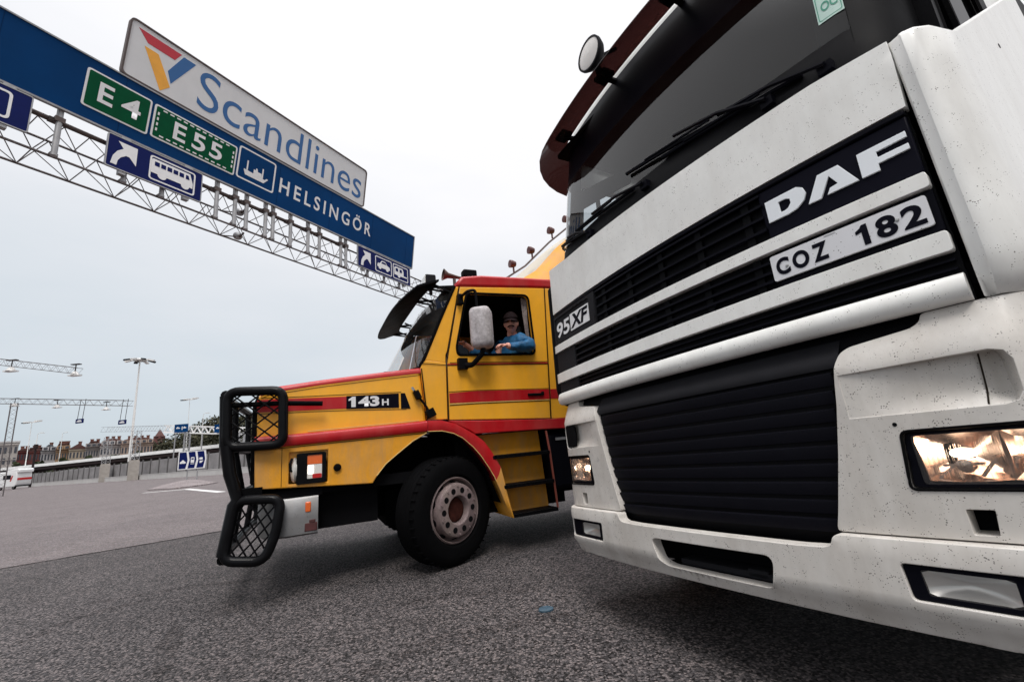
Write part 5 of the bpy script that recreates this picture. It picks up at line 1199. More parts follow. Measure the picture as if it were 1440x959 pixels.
# fingers curled over the sill and round the wheel rim
def fingers(base, dirs, name):
    for i, (o_, d1, d2, L_) in enumerate(dirs):
        p0 = Vector(base) + Vector(o_); d1 = Vector(d1).normalized(); d2 = Vector(d2).normalized()
        p1 = p0 + d1 * L_ * .45; p2 = p1 + (d1 + d2).normalized() * L_ * .3; p3 = p2 + d2 * L_ * .25
        q0 = p0 - d1 * .04
        skin_mesh(name, [(*q0, .011), (*p0, .0105), (*p1, .0095), (*p2, .0085), (*p3, .007)], [(0, 1), (1, 2), (2, 3), (3, 4)], M_skin, body, sub=1)
fingers((.285, .30, .358), [((0, .030, .004), (1, .1, -.1), (.5, .1, -.9), .085), ((.006, .010, .008), (1, 0, -.1), (.5, 0, -.9), .095), ((.004, -.012, .006), (1, -.05, -.1), (.5, 0, -.9), .088), ((-.004, -.032, 0), (1, -.1, -.15), (.5, 0, -.9), .070)], 'finger')
fingers((.265, .335, .352), [((0, 0, 0), (.8, .5, -.2), (.9, .1, -.4), .06)], 'thumb')
fingers((.60, -.125, .478), [((0, .028, 0), (.8, .2, .2), (-.2, 0, -1), .085), ((.004, .008, .006), (.8, .1, .2), (-.2, 0, -1), .09), ((.002, -.012, .004), (.8, 0, .2), (-.2, 0, -1), .085), ((-.004, -.030, 0), (.8, -.1, .2), (-.2, 0, -1), .068)], 'finger')
fingers((.575, -.09, .475), [((0, 0, 0), (.5, .7, .3), (.8, .2, .0), .06)], 'thumb')
# head, turned to look out of the window
Mh = Matrix.Translation((.085, .125, .655)) @ Matrix.Rotation(R(62), 4, 'Z') @ Matrix.Rotation(R(8), 4, 'Y')    # face along local +x
b_ = NB(); bmesh.ops.create_uvsphere(b_, u_segments=28, v_segments=22, radius=1)
for v in b_.verts:
    x, y, z = v.co; nz = z
    w = .074 * (1 - .20 * max(0, -nz) ** 1.5); dpt = .098 * (1 - .12 * max(0, -nz))
    X = x * dpt; Yv = y * w; Z = z * .118
    if x > .2:
        X += .020 * math.exp(-((y / .16) ** 2) - ((z + .12) / .20) ** 2) * (1 if z < .18 else .3)       # nose
        X -= .010 * (math.exp(-((abs(y) - .40) / .17) ** 2 - ((z - .10) / .12) ** 2))                     # eye sockets
        X += .008 * math.exp(-((z + .86) / .18) ** 2 - (y / .35) ** 2)                                     # chin
        X += .005 * math.exp(-((z - .28) / .10) ** 2)                                                       # brow
        X += .005 * math.exp(-((z + .50) / .09) ** 2 - (y / .3) ** 2)                                       # lips
        Yv *= 1 + .05 * math.exp(-((z + .18) / .2) ** 2)
    v.co = Mh @ Vector((X, Yv, Z))
for s_ in (-1, 1):
    b2_ = bmesh.ops.create_uvsphere(b_, u_segments=10, v_segments=8, radius=1, matrix=Mh @ Matrix.Translation((-.005, s_ * .074, -.004)) @ Matrix.Diagonal((.022, .010, .032, 1)))
obj('head', b_, M_skin, body, smooth=180)
b_ = NB(); bmesh.ops.create_uvsphere(b_, u_segments=24, v_segments=16, radius=1)
bmesh.ops.delete(b_, geom=[v for v in b_.verts if v.co.z < -.15 and v.co.x > -.1 or v.co.z < -.75], context='VERTS')
for v in b_.verts:
    x, y, z = v.co; v.co = Mh @ Vector((x * .106 - .006, y * .082, z * .122 + .006))
obj('hair', b_, mat('dark_hair', (.02, .012, .009), .7, var=.4, vscale=80), body, smooth=180)
b_ = NB(); bmesh.ops.create_uvsphere(b_, u_segments=24, v_segments=16, radius=1)
bmesh.ops.delete(b_, geom=[v for v in b_.verts if v.co.z < .25], context='VERTS')
for v in b_.verts:
    x, y, z = v.co; v.co = Mh @ Vector((x * .116, y * .094, (z * .125 + .012)))
M_cap = mat('dark_cap', (.016, .010, .011), .8)
obj('cap', b_, M_cap, body, smooth=180)
b_ = NB(); br = []
for j in range(5):
    t_ = j / 4; br.append([Mh @ Vector(((.085 + .052 * t_) * math.cos(a) * 1.0 + .02, (.085 + .0 * t_) * math.sin(a) * (1 - .1 * t_), .050 - .028 * t_ - .02 * math.sin(a) ** 2)) for a in np.linspace(-1.05, 1.05, 13)])
loft(b_, br); obj('cap_peak', b_, M_cap, body, smooth=80)
b_ = NB()
for s_ in (-1, 1): tube(b_, [Mh @ Vector((.096, s_ * .033 + .022 * math.cos(a), .012 + .018 * math.sin(a))) for a in np.linspace(0, 2 * math.pi, 14)[:-1]], .0013, 5, closed=True)
tube(b_, [Mh @ Vector((.098, -.012, .015)), Mh @ Vector((.100, 0, .018)), Mh @ Vector((.098, .012, .015))], .002, 5)
for s_ in (-1, 1): tube(b_, [Mh @ Vector((.094, s_ * .055, .014)), Mh @ Vector((.0, s_ * .078, .01))], .002, 5)
obj('glasses', b_, M_black, body)
b_ = NB()
for s_ in (-1, 1): bmesh.ops.create_uvsphere(b_, u_segments=10, v_segments=8, radius=.0065, matrix=Mh @ Matrix.Translation((.080, s_ * .032, .010)))
obj('eye', b_, mat('eye_dark', (.03, .02, .02), .3), body, smooth=180)
b_ = NB(); box(b_, (0, 0, 0), (.012, .046, .010)); 
for v in b_.verts: v.co = Mh @ (v.co + Vector((.098 - abs(v.co.y) * .3, 0, -.052 - abs(v.co.y) * .15)))
obj('mouth', b_, mat('lip', (.20, .05, .045), .5), body)
b_ = NB(); tube(b_, [Mh @ Vector((.090, -.036, -.047)), Mh @ Vector((.103, -.018, -.036)), Mh @ Vector((.108, 0, -.034)), Mh @ Vector((.103, .018, -.036)), Mh @ Vector((.090, .036, -.047))], .007, 6); obj('moustache', b_, mat('dark_hair', (.02, .012, .009)), body, smooth=80)
#PART5
# ------------------------------------------------------------------ white cab-over truck (x across, y to its rear, z up)
wt = thing('cabover_truck', 'white cab-over truck with lit headlights, black grille and number plate close on the right', 'truck')
wt.matrix_world = Matrix.Translation((.875, 2.244, 0)) @ Matrix.Rotation(.504 - math.pi / 2, 4, 'Z') @ Matrix.Rotation(-.036, 4, 'Y')
def plan(a, k, u0, r, off):
    """plan outline of the cab front by arc length: flat crowned front, rounded corner, straight side; returns point and outward normal"""
    s = 1 if a >= 0 else -1; A = abs(a); L = r * math.pi / 2
    if A <= u0: u, b = A, k * A * A; n = Vector((2 * k * A, -1)).normalized()
    else:
        b0 = k * u0 * u0; th0 = math.atan(2 * k * u0); th = min(math.pi / 2, th0 + (A - u0) / r)
        u = u0 + r * (math.sin(th) - math.sin(th0)); b = b0 + r * (math.cos(th0) - math.cos(th)); n = Vector((math.sin(th), -math.cos(th)))
        rest = (A - u0) - r * (math.pi / 2 - th0)
        if rest > 0: b += rest
    return s * u, b + off, Vector((s * n.x, n.y))
def surf(k, u0, r, offz):
    def P(co):
        a, d, z = co
        u, b, n = plan(a, k, u0, r, offz(z, a)); return Vector((u - n.x * d, b - n.y * d, z))      # d > 0 goes into the truck
    return P
SP = surf(.06, 1.205, .06, lambda z, a: .045 * (z - 1.4))
SH = surf(.06, 1.125, .125, lambda z, a: -.034 + (.45 * max(0, (z - 1.265))) + .012 * (max(0, .70 - z) / .05) ** 2 * (z < .70))
def bump_off(z, a):
    o = -.067
    if z > .655: o += ((z - .655) / .03) ** 2 * .012
    if z < .47: o += .030 * min(1, (.47 - z) / .035) + max(0, (.435 - z)) * .42
    return o
SB = surf(.047, 1.09, .16, bump_off)
def dpart(name, outer, holes, m, S, front=0, depth=.03, step=.06, parent=wt, bevel=.005, smooth=40, label=None, back=False):
    b_ = NB(); sheet(b_, outer, holes, step=step, depth=depth, front=front, back=back)
    return obj(name, b_, m, parent, bevel=bevel, smooth=smooth, warp=S, label=label)
EDGE = 1.135
# white panel under the windscreen
dpart('front_panel', [(-1.16, 2.137), (1.138, 2.137), (1.150, 2.36), (1.150, 2.425), (.9, 2.45), (0, 2.475), (-.9, 2.50), (-1.22, 2.53), (-1.22, 2.137)], [], M_white, SP, -.004, .05, bevel=.008)
# grille carrier and bands
dpart('grille_backing', [(-1.24, 1.40), (1.132, 1.40), (1.132, 2.137), (-1.24, 2.137)], [], M_black, SP, .028, .02, bevel=0)
def strip_(z0, z1, m=M_white, front=-.012, x0=-1.235, x1=1.128, name='grille_stripe', depth=.045): return dpart(name, round_poly([(x0, z0), (x1, z0), (x1, z1), (x0, z1)], .012, 3), [], m, SP, front, depth, .05, bevel=.007)
strip_(1.812, 1.870); strip_(1.572, 1.645)
# bottom lip, a rounded white roll
b_ = NB(); rows = []
for z, d in ((1.492, .03), (1.492, -.004), (1.484, -.014), (1.45, -.022), (1.42, -.016), (1.405, .0), (1.402, .03)): rows.append([SP((a, d, z)) for a in np.linspace(-1.235, 1.128, 44)])
loft(b_, rows)
for e_ in (0, -1):
    try: b_.faces.new([b_.verts.new(r[e_]) for r in rows])
    except ValueError: pass
obj('grille_lip', b_, M_white, wt, smooth=50)
# slats inside the bands
b_ = NB()
for z in (1.925, 1.985, 2.045, 2.095): sheet(b_, [(-.60, z - .006), (.60, z - .006), (.60, z + .006), (-.60, z + .006)], step=.1, depth=.028, front=-.001)
for z in (1.685, 1.725, 1.77): sheet(b_, [(-.92, z - .006), (.58, z - .006), (.58, z + .006), (-.92, z + .006)], step=.1, depth=.028, front=-.001)
for z in (1.515, 1.545): sheet(b_, [(-1.0, z - .004), (1.12, z - .004), (1.12, z + .004), (-1.0, z + .004)], step=.1, depth=.02, front=.008)
obj('slat', b_, M_blackshiny, wt, warp=SP)
for x in np.linspace(-.52, .52, 5):
    b_ = NB(); sheet(b_, [(x - .018, 1.875), (x + .018, 1.875), (x + .018, 2.125), (x - .018, 2.125)], depth=.014, front=.012); sheet(b_, [(x - .018, 1.65), (x + .018, 1.65), (x + .018, 1.805), (x - .018, 1.805)], depth=.014, front=.012)
    obj('grille_support', b_, M_black, wt, warp=SP)
dpart('grille_end', [(-1.225, 1.65), (-.94, 1.65), (-.93, 1.807), (-1.225, 1.807)], [], M_greyplastic, SP, .0, .02)
dpart('grille_end', [(-1.225, 1.497), (-.93, 1.497), (-.93, 1.567), (-1.225, 1.567)], [], M_greyplastic, SP, .004, .02)
# raised surround above the upper band
dpart('grille_frame', [(-1.225, 2.112), (1.128, 2.112), (1.130, 2.134), (-1.225, 2.134)], [], M_blackshiny, SP, -.002, .03)
bb2 = dpart('badge_plate', [(-1.225, 1.876), (-.64, 1.876), (-.615, 2.108), (-1.225, 2.108)], [rrect(-1.205, 1.905, -.685, 2.085, .01)], M_greyplastic, SP, -.004, .03)
dpart('badge_field', rrect(-1.206, 1.904, -.684, 2.086, .01), [], M_greyplastic, SP, .004, .02, parent=bb2, bevel=0)
b_ = NB(); text_bm(b_, '95', -1.190, 1.925, -.975, 2.045, 0, bold=.025); 
for v in b_.verts: v.co = SP((v.co.x + (v.co.z - 1.98) * .10, .0025, v.co.z))
obj('badge_lettering', b_, M_signwhite, bb2, recalc=False)
b_ = NB(); sheet(b_, [(-.955, 1.922), (-.955, 2.052), (-.695, 2.052), (-.695, 1.922)], step=.05, depth=.004, front=-.001); obj('badge_block', b_, M_signwhite, bb2, warp=SP)
b_ = NB(); text_bm(b_, 'XF', -.935, 1.936, -.715, 2.040, 0, bold=.035)
for v in b_.verts: v.co = SP((v.co.x + (v.co.z - 1.98) * .28 - .003, -.0025, v.co.z))
obj('badge_lettering', b_, M_plateblack, bb2, recalc=False)
# maker's lettering on its black field
lf = dpart('logo_field', [(.605, 1.876), (1.126, 1.876), (1.128, 2.108), (.59, 2.108)], [], M_plateblack, SP, .006, .02)
dpts = [(.618, 1.945), (.700, 1.945), (.738, 1.952), (.768, 1.975), (.779, 2.003), (.772, 2.030), (.750, 2.046), (.618, 2.046)]
dh = [(.672, 1.969), (.672, 2.019), (.700, 2.019), (.717, 2.010), (.717, 1.990), (.704, 1.974), (.690, 1.969)]
A_ = [(.778, 1.945), (.826, 1.945), (.868, 2.022), (.890, 1.976), (.862, 1.972), (.848, 1.948), (.955, 1.948), (.906, 2.049), (.832, 2.049)]
F_ = [(.965, 1.948), (1.020, 1.948), (1.021, 1.976), (1.112, 1.978), (1.112, 2.001), (1.024, 2.001), (1.024, 2.024), (1.114, 2.026), (1.114, 2.050), (.968, 2.050)]
M_logow = mat('logo_white', (.76, .79, .82), .4, var=.03)
for pl_, hh in ((dpts, [dh]), (A_, []), (F_, [])): dpart('logo_letter', pl_, hh, M_logow, SP, -.002, .008, .03, parent=lf, bevel=.0012)
# number plate
lp = thing('tmp', '', '') if False else None
pb = dpart('plate_mount', [(.60, 1.650), (1.125, 1.650), (1.126, 1.808), (.60, 1.808)], [], M_blackshiny, SP, .010, .02)
pp = dpart('number_plate', rrect(.587, 1.676, 1.107, 1.790, .010), [], M_plate, SP, -.008, .010, .05, bevel=.0015)
b_ = NB()
numeral_one(b_, .898, 1.690, .936, 1.771, -.0095, .52)
for s_, xa, xb, z0, z1, bo in (('C', .606, .660, 1.693, 1.769, .040), ('O', .672, .735, 1.693, 1.769, .040), ('Z', .748, .803, 1.693, 1.769, .040), ('8', .958, 1.018, 1.690, 1.771, .035), ('2', 1.032, 1.093, 1.690, 1.771, .035)):
    obj('plate_character', b_, M_plateblack, pp, warp=SP, recalc=False); b_ = NB(); text_bm(b_, s_, xa, z0, xb, z1, -.0095, bold=bo)
obj('plate_character', b_, M_plateblack, pp, warp=SP, recalc=False)
b_ = NB()
for x, z in ((.648, 1.726), (1.021, 1.738)): lathe(b_, [(.0065, 0), (.005, .003), (0, .004)], Matrix.Translation((x, -.0095, z)) @ Matrix.Rotation(R(90), 4, 'X'), 12)
sheet(b_, [(.80, 1.783), (.84, 1.783), (.84, 1.786), (.80, 1.786)], depth=.001, front=-.0095)
obj('plate_screw', b_, M_steel, pp, warp=SP)
# corner deflectors beside the grille: flange, crease, wrap to the side
def corner(s, m, zlo=1.405, zhi=2.42):
    prof = [(1.146, .115), (1.150, .088), (1.158, .078), (1.183, .072), (1.192, .066), (1.202, .066), (1.232, .083), (1.262, .130), (1.278, .20), (1.283, .30), (1.285, .55), (1.287, .95), (1.287, 1.6), (1.287, 2.36), (1.25, 2.37)]
    b_ = NB(); rows = []
    for z in (zlo - .0, zlo + .02, zlo + .06, zlo + .14, 1.7, 2.0, 2.25, zhi - .02, zhi):
        k = .10 if z == zlo else .06 if z == zlo + .02 else .022 if z == zlo + .06 else .0
        if z == zhi: k = .02
        row = []
        for i, (u, b) in enumerate(prof):
            off = .045 * (z - 1.4) - .0; inn = k * (1 if i > 1 else .1)
            zz_ = z
            if z >= zhi - .02 and b > .25: zz_ = z + (b - .25) * .62
            row.append(Vector((s * (u + (.12 if s < 0 else 0) - inn * .5 * min(1, max(0, (u - 1.15) / .1))), b + off + inn * .55 + (.06 if s < 0 else 0), zz_)))
        rows.append(row)
    loft(b_, rows); b_.faces.new([b_.verts.new(v) for v in rows[0]])
    return obj('corner_panel', b_, m, wt, smooth=32)
cr_ = corner(1, M_white)
b_ = NB(); lathe(b_, [(.0, .003), (.012, .003), (.013, .0)], Matrix.Translation((1.2855, 1.03, 2.66)) @ Matrix.Rotation(R(90), 4, 'Y'), 14); obj('panel_plug', b_, M_black, cr_)
cl_ = corner(-1, M_black); cl_['label'] = 'far side corner panel coloured black for the shaded gap beside the grille'  # far panel blackened to stand for the shaded gap at the grille edge
# header panels round the headlamps (one per side), recess, lamp
def header(s):
    mir = (lambda pts: pts) if s > 0 else (lambda pts: [(-x, z) for x, z in pts][::-1])
    outer = [(.590, .683), (1.34, .683), (1.34, 1.40), (.990, 1.40), (.985, 1.372), (.96, 1.355), (.775, 1.335), (.745, 1.318), (.728, 1.28), (.715, 1.22), (.70, 1.13), (.66, .95), (.612, .76)]
    outer = round_poly(outer, .018, 3)
    rec = round_poly([(.735, 1.076), (1.14, 1.076), (1.155, 1.235), (.735, 1.235)], .03, 4)
    rec = [(.73, 1.077), (1.12, 1.073), (1.150, 1.082), (1.165, 1.11), (1.168, 1.20), (1.155, 1.228), (1.125, 1.238), (.73, 1.235)]
    lamp = round_poly([(.843, .830), (1.245, .830), (1.245, 1.017), (.862, 1.017)], .02, 4)
    sq = round_poly([(.957, .700), (1.012, .700), (1.020, .773), (.957, .773)], .004, 2)
    o = dpart('headlamp_panel', mir(outer), [mir(rec), mir(lamp), mir(sq)], M_whitelow, SH, 0, .10, .05, bevel=.007, smooth=38)
    # sloping floor of the grip recess
    b_ = NB(); rows = []
    for z in np.linspace(1.07, 1.242, 9):
        row = []
        for a in np.linspace(.725, 1.172, 16):
            t = min(1, (a - .725) / .42); lo_ = min(1, (z - 1.07) / .05); row.append(SH((s * a, .002 + .055 * t * (.15 + .85 * lo_) + (.03 if a > 1.09 else 0) * lo_, z)))
        rows.append(row)
    loft(b_, rows); obj('grip_recess', b_, M_whitelow if s > 0 else M_whitelow, o, smooth=60)
    b_ = NB(); tube(b_, [SH((s * (1.085 + .012 * j / 4), .004 + .055 * .87 * (.15 + .85 * min(1, ((1.078 + .155 * j / 4) - 1.07) / .05)) - .004, 1.078 + .155 * j / 4)) for j in range(5)], .0025, 5); obj('shut_line', b_, M_line, o)
    # dark opening below the lamp
    dpart('tow_eye_opening', mir([(.94, .69), (1.03, .69), (1.03, .785), (.94, .785)]), [], M_dark, SH, .085, .01, parent=o, bevel=0)
    if s < 0: dpart('grip_dark_sheet', mir(rrect(1.02, 1.085, 1.158, 1.232, .02)), [], M_dark, SH, .004, .01, parent=o, bevel=0)  # flat dark sheet across the outer end of the far grip recess
    b_ = NB(); lathe(b_, [(.0, .002), (.006, .002), (.007, 0)], Matrix.Translation((s * .852, 0, 1.042)) @ Matrix.Rotation(R(90), 4, 'X'), 10); obj('panel_screw', b_, M_black, o, warp=SH)
    # headlamp
    hl = dpart('headlamp', mir(round_poly([(.848, .834), (1.24, .834), (1.24, 1.013), (.866, 1.013)], .018, 4)), [mir(round_poly([(.893, .850), (1.22, .850), (1.22, .998), (.882, 1.0)], .015, 4))], M_blackshiny, SH, .010, .09, .04, bevel=.004)
    b_ = NB(); rows = []
    cz = .93
    for (cx_, hw, dd_) in ((.985, .105, .085), (1.150, .072, .085)):
        rows = []
        for i in range(11):
            t = i / 10; row = []
            for j in range(25):
                an = 2 * math.pi * j / 24; sq_ = 1 / max(abs(math.cos(an)), abs(math.sin(an)))
                row.append(SH((s * (cx_ + hw * t * math.cos(an) * sq_ ** .8), .012 + dd_ * (1 - t * t) + .004, cz + .078 * t * math.sin(an) * sq_ ** .8)))
            rows.append(row)
        loft(b_, rows)
    obj('reflector', b_, M_chrome, hl, smooth=60)
    b_ = NB(); sheet(b_, mir([(.87, .84), (1.235, .84), (1.235, 1.008), (.87, 1.008)]), step=.05, depth=.004, front=.098); obj('lamp_back', b_, M_greyplastic, hl, warp=SH)
    for cx_, hw in ((.985, .085), (1.150, .055)):
        b_ = NB(); M = Matrix.Translation(SH((s * cx_, .055, cz + .006))); bmesh.ops.create_uvsphere(b_, u_segments=14, v_segments=10, radius=1, matrix=M @ Matrix.Rotation(-.504 * 0, 4, 'Z') @ Matrix.Diagonal((.034, .018, .016, 1))); obj('bulb', b_, M_bulb, hl, smooth=180)
        b_ = NB(); lathe(b_, [(.0, -.02), (.022, -.02), (.024, .0), (.020, .012), (0, .016)], Matrix.Translation(SH((s * cx_, .035, cz - .03))) @ Matrix.Rotation(R(90), 4, 'X'), 14); obj('bulb_shield', b_, M_chrome, hl, smooth=40)
    # ribs moulded in the glass, and the cover glass itself
    b_ = NB()
    for k in range(26):
        a = .905 + k * .0118; h = .05 if k % 7 else .065; sheet(b_, mir([(a, cz - .068 + .03 * ((k * 7) % 5) / 5), (a + .004, cz - .068), (a + .004, cz + .06), (a, cz + .06)]), depth=.004, front=.010)
    obj('lens_rib', b_, G_lamp, hl, warp=SH)
    b_ = NB()
    for (xa, za, xb, zb3) in ((.985, .925, .915, .862), (1.06, .925, 1.015, .866), (1.10, .92, 1.075, .862), (.93, .90, 1.03, .905), (1.16, .92, 1.13, .87)): bar(b_, (s * xa, .05, za), (s * xb, .03, zb3), .008)
    obj('reflector_vane', b_, M_chrome, hl, warp=SH)
    dpart('cover_glass', mir(round_poly([(.880, .846), (1.225, .846), (1.225, 1.002), (.880, 1.002)], .012, 3)), [], G_lamp, SH, .006, 0, .05, parent=hl, bevel=0)
    b_ = NB(); rr_ = mir([(.842, .830), (1.245, .830), (1.245, 1.017), (.861, 1.017)]); tube(b_, [SH((x, .0, z)) for x, z in densify(round_poly(rr_, .02, 4), .03)], .005, 6, closed=True); obj('lamp_seal', b_, M_rubber, hl)
    for k_ in range(1):
        ld = bpy.data.lights.new('headlamp_beam', 'POINT'); ld.energy = .25; ld.color = (1, .70, .50); ld.shadow_soft_size = .02
        lo_ = bpy.data.objects.new('headlamp_beam', ld); col.objects.link(lo_); lo_.parent = hl; lo_.location = SH((s * .985, .035, cz + .02))
    return o
for s in (1, -1): header(s)
# side skirts behind the header panels
for s in (1, -1):
    b_ = NB(); rows = []
    for z in (.683, .9, 1.15, 1.39): rows.append([SH((s * a, 0, z)) for a in (1.335, 1.5, 1.75, 1.95)])
    loft(b_, rows); obj('step_panel', b_, M_whitelow, wt, smooth=40)
# black radiator grille between the header panels
go = [(-.615, .66), (-.57, .622), (-.40, .612), (.40, .612), (.57, .622), (.615, .66), (.66, .95), (.70, 1.13), (.73, 1.28), (.76, 1.335), (.985, 1.365), (.985, 1.41), (-.985, 1.41), (-.985, 1.365), (-.76, 1.335), (-.73, 1.28), (-.70, 1.13), (-.66, .95)]
gg = dpart('radiator_grille', go, [], M_black, SH, .040, .02, .06, bevel=0)
b_ = NB()
for k in range(9):
    z = .70 + k * .067; w = .604 + (z - .66) * .17; rows = []
    for zz_, d in ((z - .030, .034), (z + .012, .026), (z + .017, .027), (z + .020, .040)): rows.append([SH((a, d, zz_)) for a in np.linspace(-w, w, 26)])
    loft(b_, rows)
obj('radiator_slat', b_, mat('slat_black', (.006, .006, .009), .42), gg, smooth=50)
b_ = NB(); rows = []
for z, d in ((1.41, .05), (1.36, .035), (1.32, .02), (1.29, .016), (1.27, .03)): rows.append([SH((a, d, z)) for a in np.linspace(-.735, .735, 26)])
loft(b_, rows); obj('radiator_top', b_, M_greyplastic, gg, smooth=50)
# bumper
bo = [(-1.75, .45), (-1.32, .41), (-1.16, .392), (-.6, .385), (.6, .385), (1.16, .392), (1.32, .41), (1.75, .45), (1.75, .678), (.600, .678), (.585, .668), (.575, .642), (.55, .632), (.45, .628), (-.45, .628), (-.55, .632), (-.575, .642), (-.585, .668), (-.600, .678), (-1.75, .678)]
bo = round_poly(bo, .025, 4)
slot = round_poly([(-.285, .440), (.312, .440), (.345, .572), (-.335, .572)], .045, 5)
fogp = round_poly([(.776, .498), (1.20, .498), (1.20, .606), (.768, .606)], .014, 3)
bmp = dpart('bumper', bo, [slot, fogp, [(-x, z) for x, z in fogp][::-1]], M_whitelow, SB, 0, .06, .035, bevel=.010, smooth=40)
b_ = NB(); rows = [[SB((a, d, z)) for a in np.linspace(-.36, .36, 14)] for d, z in ((.06, .43), (.20, .432), (.22, .58), (.06, .585))]; loft(b_, rows); obj('slot_interior', b_, M_dark, bmp)
b_ = NB(); box(b_, (.02, .09, .452), (.52, .11, .03)); box(b_, (.19, .06, .46), (.10, .05, .035)); obj('slot_step', b_, M_greyplastic, bmp, bevel=.006)
for s in (1, -1):
    mir = (lambda pts: pts) if s > 0 else (lambda pts: [(-x, z) for x, z in pts][::-1])
    fg = dpart('fog_lamp', mir(round_poly([(.778, .500), (1.198, .500), (1.198, .604), (.770, .604)], .012, 3)), [mir(round_poly([(.818, .516), (1.02, .516), (1.02, .590), (.812, .590)], .008, 3)), ], M_blackshiny, SB, .012, .05, .05, parent=wt, bevel=.003)
    b_ = NB(); rows = []
    for i in range(7):
        t = i / 6; row = []
        for j in range(21):
            an = 2 * math.pi * j / 20; sq_ = 1 / max(abs(math.cos(an)), abs(math.sin(an))); row.append(SB((s * (.916 + .106 * t * math.cos(an) * sq_ ** .9), .020 + .04 * (1 - t * t), .553 + .040 * t * math.sin(an) * sq_ ** .9)))
        rows.append(row)
    loft(b_, rows); obj('reflector', b_, mat('fog_reflector', (.72, .73, .74), .3, .6, var=.05), fg, smooth=60)
    dpart('cover_glass', mir(round_poly([(.810, .513), (1.025, .513), (1.025, .593), (.804, .593)], .008, 3)), [], G_lamp, SB, .013, 0, .05, parent=fg, bevel=0)
# cab: windscreen, pillars, header
KW = .20
def cab_off(z, a): return .045 * .95 + .02 + KW * max(0, z - 2.42)
SG = surf(.085, 1.0, .22, lambda z, a: cab_off(z, a))
ZG0, ZG1 = 2.47, 3.30
gw = 1.28
b_ = NB(); loft(b_, [[SG((a, .0, z)) for a in np.linspace(-gw, gw, 40)] for z in np.linspace(ZG0, ZG1, 8)]); ws2 = obj('windscreen', b_, G_wind, wt, smooth=60)
b_ = NB(); loft(b_, [[SG((a, -.002 if k == 0 else -.012 if k == 1 else -.004, z)) for a in np.linspace(-gw, gw, 40)] for k, z in ((0, 2.36), (1, 2.46), (2, 2.60), (2, 2.64))]); obj('scuttle', b_, M_black, wt, smooth=50)
b_ = NB(); loft(b_, [[SG((a, .004, z)) for a in np.linspace(-gw, gw, 40)] for z in (ZG1 - .002, 3.5, 3.74)]); obj('windscreen_header', b_, M_blackshiny, wt, smooth=50)
# inner floor, dash, back wall, roof lining
b_ = NB(); box(b_, (0, 1.15, 1.5), (2.3, 2.0, .08)); box(b_, (0, 2.12, 2.6), (2.42, .05, 2.3)); box(b_, (0, 1.25, 3.66), (2.3, 1.8, .04)); obj('cab_lining', b_, M_dark, wt)
b_ = NB(); loft(b_, [[SG((a, d, z)) for a in np.linspace(-1.1, 1.1, 16)] for d, z in ((.02, 2.50), (.25, 2.58), (.45, 2.52), (.5, 1.6))]); obj('dashboard', b_, M_dark, wt, smooth=50)
for x in (.55, -.55):
    b_ = NB(); box(b_, (x, 1.25, 2.05), (.52, .52, .16)); box(b_, (x, 1.52, 2.45), (.5, .14, .75), Matrix.Rotation(R(-10), 4, 'X')); obj('seat', b_, MATS['seat_cloth'], wt, bevel=.05)
b_ = NB(); Mw = Matrix.Translation((.55, .80, 2.55)) @ Matrix.Rotation(R(35), 4, 'X'); pts = [Mw @ Vector((.23 * math.cos(2 * math.pi * k / 24), .23 * math.sin(2 * math.pi * k / 24), 0)) for k in range(24)]; tube(b_, pts, .015, 8, closed=True); bar(b_, pts[0], pts[12], .03); obj('steering_wheel', b_, M_black, wt)
# cab sides with door windows, rear wall, roof
for s in (1, -1):
    b_ = NB(); so_ = [(.40, 1.40), (2.55, 1.40), (2.55, 3.72), (.66, 3.72), (.41, 2.46)]; wn_ = round_poly([(.46, 2.48), (1.45, 2.48), (1.45, 3.45), (.65, 3.45)], .06)
    sheet(b_, so_, [wn_], depth=.04, front=0)
    for v in b_.verts: v.co = Vector((s * (1.235 - v.co.y), v.co.x, v.co.z))
    sd_ = obj('cab_side', b_, M_white, wt, bevel=.006)
    b_ = NB(); sheet(b_, wn_)
    for v in b_.verts: v.co = Vector((s * 1.222, v.co.x, v.co.z))
    obj('door_window', b_, G_clear if s < 0 else glass_mat('dark_glass', (.08, .09, .10), refl=.35), sd_)
    b_ = NB(); tube(b_, [(s * 1.236, a, c) for a, c in wn_], .014, 6, closed=True); bar(b_, (s * 1.225, .78, 2.48), (s * 1.225, .82, 3.45), .03); obj('window_seal', b_, M_rubber, sd_)
for s in (1, -1):
    b_ = NB(); loft(b_, [[SG((s * a, -.006, z)) for a in np.linspace(1.052 if s > 0 else 1.22, 1.345, 9)] + [Vector((s * 1.243, b + .205 * (z - 2.42), z)) for b in (.39, .47)] for z in np.linspace(2.40, 3.72, 8)]); obj('pillar_cover', b_, M_black, wt, smooth=60)
    b_ = NB(); sheet(b_, [(.43, 2.36), (1.7, 2.36), (1.7, 3.60), (.66, 3.60)], [round_poly([(.49, 2.50), (1.43, 2.50), (1.43, 3.43), (.67, 3.43)], .06)], front=0)
    for v in b_.verts: v.co = Vector((s * 1.2385, v.co.x, v.co.z))
    obj('door_frame', b_, M_black, wt)
b_ = NB(); box(b_, (0, 2.57, 2.6), (2.45, .04, 2.4)); obj('back_wall', b_, M_white, wt)
SR = surf(.085, .95, .30, lambda z, a: cab_off(3.72, a) + .02)
b_ = NB()
loft(b_, [[SR((a, d, z)) for a in np.linspace(-1.42, 1.42, 40)] for d, z in ((.02, 3.68), (-.01, 3.70), (-.012, 3.76), (.0, 3.80), (.05, 3.92), (.14, 4.02), (.35, 4.08))])
